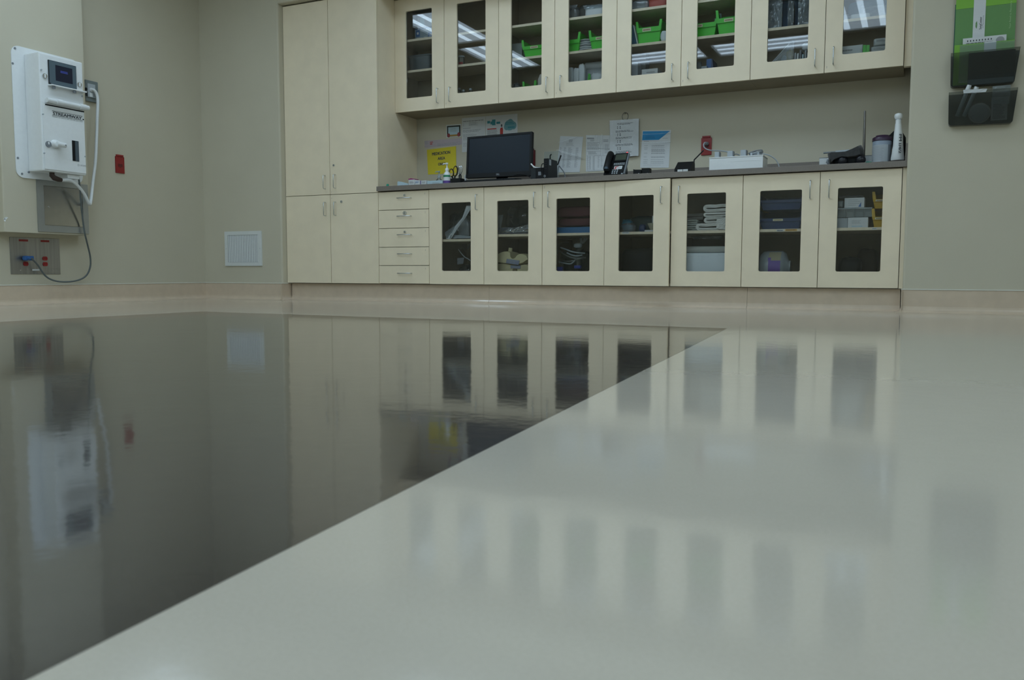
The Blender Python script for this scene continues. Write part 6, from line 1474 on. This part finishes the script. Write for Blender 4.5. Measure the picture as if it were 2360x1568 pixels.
crumple(((1.6711, 0.1700, 0.5017)), ((1.6918, 0.1700, 0.5014)), ((1.6988, 0.1800, 0.4535)), ((1.6781, 0.1800, 0.4538)), 3, 0.004, 6, 6).build('ear', POLY, t)
crumple(((1.7124, 0.1700, 0.5011)), ((1.7365, 0.1700, 0.4879)), ((1.7056, 0.1800, 0.4534)), ((1.6884, 0.1800, 0.4536)), 7, 0.004, 6, 6).build('ear', POLY, t)
pouch('bag_body', 'clear bag body hanging under the knot behind the third lower glass door', 'bag', (1.5881, 1.7000, 0.2474, 0.4234), 0.215, 0.02, ZB, POLY, 55, None, 0.3, 0.6) if False else None
MB().tube([(1.6607, 0.1900, 0.4253), (1.6585, 0.2000, 0.2506)], [0.02, 0.05], 12).build('bag_body', POLYD, t)
for i, (pr, lab) in enumerate((((1.5096, 1.5690, 0.2502, 0.2825), 'blue clip low at the left behind the third lower glass door'), ((1.6622, 1.7136, 0.2696, 0.2919), 'blue clip low in the middle behind the third lower glass door'))):
    x0, x1, z0, z1 = pr
    t = thing('blue_clip', lab, 'clip', ((x0+x1)/2, 0.11, ZB), 'blue clips')
    MB().box(x0, x1, 0.09, 0.12, max(z0, ZB+0.001), z1, 0.004).build('clip_body', mat('vivid_blue', (0.015, 0.04, 0.28), 0.4, direct=True), t)
    MB().box((x0+x1)/2-0.006, (x0+x1)/2+0.006, 0.10, 0.118, ZB+0.0004, max(z0, ZB+0.001)-0.0002).build('post', BLACK, t)
# door 4
pouch('poly_bag', 'bright blue film bag at the left of the shelf behind the ajar door', 'bag', (1.9539, 2.0664, 0.5489, 0.6466), 0.22, 0.10, ZS, mat('cyan_film', (0.03, 0.24, 0.38), 0.35, direct=True), 60, None, 0.4, 0.7)
pouch('poly_bag', 'clear crinkled bag at the front of the shelf behind the ajar door', 'bag', (1.9841, 2.1337, 0.5407, 0.6059), 0.10, 0.10, ZS, POLY, 61, None, 0.35, 0.7)
pouch('poly_bag', 'wide dusky teal bag along the back of the shelf behind the ajar door', 'bag', (1.9680, 2.2072, 0.5528, 0.6772), 0.34, 0.14, ZS, mat('dusky_teal', (0.035, 0.07, 0.075), 0.5, direct=True), 62, None, 0.3, 0.6)
pouch('poly_bag', 'small navy bag right of the clear one behind the ajar door', 'bag', (2.1244, 2.1855, 0.5398, 0.5924), 0.15, 0.06, ZS, NAVY, 63, None, 0.3, 0.6)
t = thing('cream_cup', 'cream cup with a white tag at the right of the shelf behind the ajar door', 'cup', (2.2525, 0.1400, 0.5406))
cx, cz = 2.2519, 0.5744
MB().lathe([(0.020, 0.0005), (0.045, 0.052), (0.048, 0.062), (0.043, 0.062), (0.018, 0.006)], (cx, 0.14, ZS), 24).build('cup_body', mat('cream_ceramic', (0.40, 0.38, 0.28), 0.5, direct=True), t)
MB().box(cx-0.012, cx+0.02, 0.128, 0.132, ZS+0.064, ZS+0.115, 0.001).build('white_tag', PAPER, t)
MB().box(cx-0.05, cx+0.05, 0.072, 0.080, ZS+0.0005, ZS+0.012).build('white_slip', PAPER, t)
pouch('black_bag', 'large black bag filling the floor behind the ajar door', 'bag', (1.9639, 2.2514, 0.2481, 0.4303), 0.16, 0.36, ZB, BLACKM, 64, None, 0.12, 0.4)
# door 5: towels
def towel(label, x0, x1, y, d, z0, z1, seed, m_=None, group='folded white towels', th=None):
    """folded cloth seen end on: a thick band bent round at its left end, two wavy leaves"""
    t = thing('folded_towel', label, 'towel', ((x0+x1)/2, y+d/2, z0), group)
    H = z1-z0; th = th or 0.40*H; R_ = random.Random(seed); N = 8
    r = (H-th)/2; zc_ = z0+H/2
    ph = seed*1.7
    def wav(u, k): return 0.10*H*math.sin(7*u+ph+k)+0.05*H*math.sin(17*u+2*ph+k)
    path = []
    M_ = 14
    for k in range(M_+1):
        u = 1-k/M_; path.append((x0+r+th/2+(x1-x0-r-th/2)*u, zc_+r-0.35*max(0, u-0.55)*H+wav(u, 0)*u))
    for k in range(1, 9):
        a = PI/2+PI*k/9; path.append((x0+r+th/2+(r+0.2*th)*math.cos(a), zc_+r*math.sin(a)))
    for k in range(M_+1):
        u = k/M_; path.append((x0+r+th/2+(x1-x0-r-th/2)*u*(0.985), zc_-r+max(0, wav(u, 0))*0.4*u))
    L_, R2 = [], []
    for i in range(len(path)):
        a = Vector(path[max(i-1, 0)]); b = Vector(path[min(i+1, len(path)-1)]); dd = (b-a).normalized(); nn = Vector((-dd.y, dd.x))*th/2
        p = Vector(path[i]); L_.append(p+nn); R2.append(p-nn)
    poly = L_+R2[::-1]
    rings = []
    for j in range(N+1):
        q = j/N
        rings.append([(p.x+0.006*math.sin(5*q+ph)-0.004*(q == 0), y+d*q+0.008*noise.noise(Vector((p.x*20, p.y*40, seed)))*(1-q), min(max(p.y+0.0015*math.sin(9*q+30*p.x), z0+0.0006), z1-0.0004)) for p in poly])
    MB().loft(rings).build('folded_band', m_ or CLOTH, t)
    if H > 0.04:
        hm = MB(); hm.tube([(path[k][0], y-0.003, min(max(path[k][1], z0+0.003), z1-0.003)) for k in range(0, len(path), 2)], 0.0022, 6); hm.build('stitched_hem', m_ or CLOTH, t)
    return t
x0, x1 = (2.5780, 2.8192, 0.5319, 0.6199)[:2]
xs0, xs1 = (2.4538, 2.5643, 0.5406, 0.6314)[:2]
for k, (za, zb) in enumerate(((0, 0.028), (0.0285, 0.056), (0.0565, 0.083))):
    towel('pale green folded towel in the left stack of towels, %s from the shelf' % ('first', 'second', 'third')[k], xs0+0.004*k, xs1-0.003*k, 0.16, 0.24, ZS+za, ZS+zb, 70+k, mat('pale_green_towel', (0.50, 0.54, 0.50), 0.95, direct=True, bump=0.4, bscale=400), 'pale green folded towels')
towel('grey folded towel on top of the left stack of towels', xs0-0.01, xs1+0.02, 0.20, 0.22, ZS+0.0835, ZS+0.128, 75, mat('grey_towel', (0.26, 0.255, 0.235), 0.95, direct=True), 'pale green folded towels')
x0b = x0
for k, (za, zb, dx, lab) in enumerate(((0, 0.050, 0.0, 'bottom white towel of the right stack with a cream lining'), (0.0505, 0.092, 0.052, 'second white towel of the right stack'), (0.0925, 0.124, 0.040, 'third white towel of the right stack'), (0.1255, 0.178, 0.042, 'thick rolled white towel on top of the right stack'))):
    towel(lab, x0b+dx, x1-0.004, 0.072, 0.30, ZS+za, ZS+zb, 80+k)
solo('hanging_towel', crumple(((2.7096, 0.0620, 0.6016)), ((2.8137, 0.0620, 0.6281)), ((2.7820, 0.0580, 0.5298)), ((2.7088, 0.0580, 0.5400)), 21, 0.006, 12, 12, 0.004), CLOTH, 'white cloth corner hanging down over the right stack of towels', 'towel')
x0, x1, z0, z1 = 2.4701, 2.7938, 0.2488, 0.4011
t = thing('foam_block', 'large soft white foam block on the floor under the stacks of towels', 'foam', ((x0+x1)/2, 0.28, ZB))
MB().box(x0, x1, 0.075, 0.50, ZB+0.0005, ZB+0.215, 0.02).build('block', mat('white_foam', (0.72, 0.78, 0.82), 0.9, direct=True), t)
MB().box(x0+0.004, x1-0.004, 0.10, 0.50, ZB+0.2153, ZB+0.26, 0.02).build('upper_layer', mat('grey_foam', (0.42, 0.43, 0.40), 0.9, direct=True), t)
solo('film_sheet', crumple(((2.5134, 0.1200, 0.4927)), ((2.7469, 0.1200, 0.4949)), ((2.7280, 0.1000, 0.4679)), ((2.5489, 0.1000, 0.4735)), 22, 0.008, 16, 5), POLYD, 'dusky film hanging just under the shelf below the towels', 'film')
# door 6: navy bins and a jar
NB = 'navy bins'
xa, xb = (2.9797, 3.2674, 0.6101, 0.6671)[:2]
stack_bin('navy_bin', 'navy stacking bin with a white label on the shelf behind the sixth lower glass door', xa, xb, 0.085, 0.28, ZS, 0.072, 0.128, NAVY, NB, True)
stack_bin('navy_bin', 'upper navy stacking bin standing on the labelled one', xa, xb, 0.090, 0.28, ZS+0.1292, 0.064, 0.100, NAVY, NB, False)
t = thing('rubber_tube', 'brown rubber tubes lying over the rim of the upper navy bin', 'tube', (3.1053, 0.1200, 0.7040))
SK = mat('tan_rubber', (0.30, 0.19, 0.12), 0.6, direct=True)
MB().tube([(3.0464, 0.1400, 0.7060), (3.0673, 0.1300, 0.7132), (3.0884, 0.1400, 0.7089)], [0.009, 0.011, 0.009], 10, True, 1).build('tube_end', SK, t)
MB().tube([(3.0927, 0.1300, 0.7052), (3.1077, 0.1200, 0.7168), (3.1244, 0.1200, 0.7163), (3.1345, 0.1300, 0.7038)], 0.008, 10).build('tube_loop', SK, t)
jx0, jx1, jz0, jz1 = 2.9902, 3.1849, 0.2729, 0.3923
t = thing('plastic_jug', 'clear plastic jug with a purple label lying on its side in the base cabinet', 'jug', ((jx0+jx1)/2, 0.17, ZB))
rj = (jz1-ZB)/2*0.98
MB().lathe([(rj*0.80, 0), (rj*0.97, 0.02), (rj, 0.05), (rj, (jx1-jx0)*0.72), (rj*0.85, (jx1-jx0)*0.84), (rj*0.42, (jx1-jx0)*0.93), (rj*0.42, jx1-jx0)], (jx0, 0.19, ZB+rj+0.001), 28, 'x').build('jug_body', FROST, t)
lb = MB(); A_ = [PI*(1.02+0.60*k/10)+PI*0.0 for k in range(11)]
def jl(name, u0, u1, a0, a1, m_, ro=0.0008):
    A_ = [a0+(a1-a0)*k/10 for k in range(11)]
    mb = MB(); xs_ = (jx0+(jx1-jx0)*u0, jx0+(jx1-jx0)*u1)
    mb.loft([[(x, 0.19-(rj+ro)*math.cos(a), ZB+rj+0.001+(rj+ro)*math.sin(a)) for a in A_] for x in xs_], False, True, False); mb.build(name, m_, t)
jl('cream_label', 0.32, 0.72, 0.42, 1.15, mat('dull_cream_label', (0.34, 0.31, 0.20), 0.6, direct=True))
jl('purple_label', 0.32, 0.72, -0.35, 0.41, PURPLE); jl('purple_edge', 0.30, 0.40, 0.41, 0.62, PURPLE, 0.0012)
for i, (a, b, m_) in enumerate(((1790, 1806, PAPER), (1810, 1836, mat('amber_label', (0.60, 0.36, 0.08), 0.6, direct=True)))):
    x0, x1, z0, z1 = ((3.1094, 3.1533, 0.5118, 0.5245), (3.1641, 3.2374, 0.5133, 0.5260))[i]
    o = MB().box(x0, x1, 0.0278, 0.0288, z0, z1).build('shelf_label', m_, base_units[3]); P_ = Patch((x0, 0.0277, z1), (x1, 0.0277, z1), (x1, 0.0277, z0), (x0, 0.0277, z0))
    mb = MB(); P_.lines(mb, 0.08, 0.92, 0.25, 0.75, 1, 0.8, 0.05, R5, off=0.0004); mb.build('label_text', INK if i == 0 else mat('brown_ink', (0.25, 0.12, 0.05), 0.7, direct=True), o)
for pr, par in (((2.0507, 2.1020, 0.5145, 0.5283), 2), ((3.6876, 3.7152, 0.5134, 0.5242), 3)):
    x0, x1, z0, z1 = pr
    o = MB().box(x0, x1, 0.0278, 0.0288, z0, z1).build('shelf_label', PAPER, base_units[par]); P_ = Patch((x0, 0.0277, z1), (x1, 0.0277, z1), (x1, 0.0277, z0), (x0, 0.0277, z0))
    mb = MB(); P_.lines(mb, 0.08, 0.92, 0.25, 0.75, 1, 0.8, 0.05, R5, off=0.0004); mb.build('label_text', INKG, o)
# door 7: clear drawers, white carton, yellow bins
x0, x1, _, z1 = 3.4656, 3.5597, 0.5356, 0.6008
xL = x0
x0c, x1c, _, zlo = 3.5400, 3.6608, 0.5331, 0.5949
def mini(t, P_):
    mb = MB(); P_.lines(mb, 0.2, 0.75, 0.30, 0.66, 3, 0.3, 0.4, R5, off=0.0006); mb.build('grey_print', INKG, t)
    mb = MB(); P_.rect(mb, 0.2, 0.80, 0.72, 0.90, 0.0006); mb.build('blue_print', PALEBL, t)
carton('white_carton', 'white printed carton under the clear divided tray behind the rightmost lower door', (x0c, x1c, 0, ZS+0.066), 0.085, 0.16, ZS, PAPER, text=mini)
carton('grey_carton', 'pale grey carton left of the white printed carton behind the rightmost lower glass door', (xL, x0c-0.002, 0, ZS+0.066), 0.095, 0.15, ZS, LGREY)
xR = (3.5533, 3.6814, 0.5975, 0.6523)[1]
t = thing('clear_drawer_unit', 'clear plastic divided tray on the cartons behind the rightmost lower glass door', 'tray', ((xL+xR)/2, 0.18, ZS+0.0665))
za, zb = ZS+0.0668, ZS+0.128
MB().box(xL, xR, 0.088, 0.26, za, za+0.003).build('tray_floor', CLEARP, t)
MB().box(xL, xR, 0.257, 0.26, za+0.0032, zb).build('back_wall', FROST, t)
MB().box(xL, xR, 0.088, 0.091, za+0.0032, zb).build('front_wall', CLEARP, t)
MB().box(xL, xR, 0.084, 0.0878, zb-0.008, zb).build('front_rim', FROST, t)
for k in range(5):
    x = xL+(xR-xL-0.003)*k/4; MB().box(x, x+0.003, 0.0912, 0.2568, za+0.0032, zb-0.001).build('divider', FROST, t)
for k in range(4):
    x = xL+(xR-xL)*(k+0.16)/4; MB().box(x, x+0.040, 0.14, 0.24, za+0.0034, zb-0.02, 0.003).build('content', MGREY, t)
def mini2(t, P_):
    mb = MB(); P_.poly(mb, [(0.70, 0.92), (0.84, 0.92), (0.84, 0.45)], 0.0006); mb.build('blue_print', BLUEPL, t)
    mb = MB(); P_.lines(mb, 0.2, 0.8, 0.2, 0.9, 4, 0.2, 0.4, R5, off=0.0006); mb.build('grey_print', INKG, t)
xw0, xw1 = (3.5158, 3.6345, 0.6398, 0.6810)[:2]
carton('white_carton', 'white torn carton with a blue corner mark on top of the clear divided tray', (xw0, xw1, 0, ZS+0.192), 0.09, 0.14, ZS+0.1285, PAPER, text=mini2)
pouch('poly_bag', 'crumpled grey film bag over the white torn carton', 'bag', (3.4574, 3.6400, 0.7132, 0.7437), 0.11, 0.14, ZS+0.1925, mat('grey_film', (0.16, 0.17, 0.18), 0.4, direct=True), 90, None, 0.3, 0.6)
pouch('poly_bag', 'crumpled pale film left of the white torn carton', 'bag', (xL, xw0-0.002, 0, ZS+0.185), 0.10, 0.12, ZS+0.1285, FROST, 91, None, 0.3, 0.6)
xy = (3.6712, 3.7721, 0.5948, 0.6492)[0]+0.012
stack_bin('yellow_bin', 'lower yellow stacking bin behind the rightmost lower glass door', xy, xy+0.128, 0.080, 0.24, ZS, 0.066, 0.118, YELBIN, 'yellow bins', True)
stack_bin('yellow_bin', 'upper yellow stacking bin behind the rightmost lower glass door', xy, xy+0.128, 0.082, 0.24, ZS+0.119, 0.058, 0.105, YELBIN, 'yellow bins', True)
pouch('black_bag', 'dark rounded bag on the floor behind the rightmost lower glass door', 'bag', (3.4655, 3.6350, 0.2476, 0.3665), 0.18, 0.24, ZB, BLACKM, 92, None, 0.25, 0.6)
pouch('brown_bag', 'dark brown bag at the back of the floor behind the rightmost lower glass door', 'bag', (3.5666, 3.7237, 0.2481, 0.4290), 0.44, 0.13, ZB, mat('dark_brown_cloth', (0.035, 0.022, 0.015), 0.8, direct=True), 93, None, 0.25, 0.6)
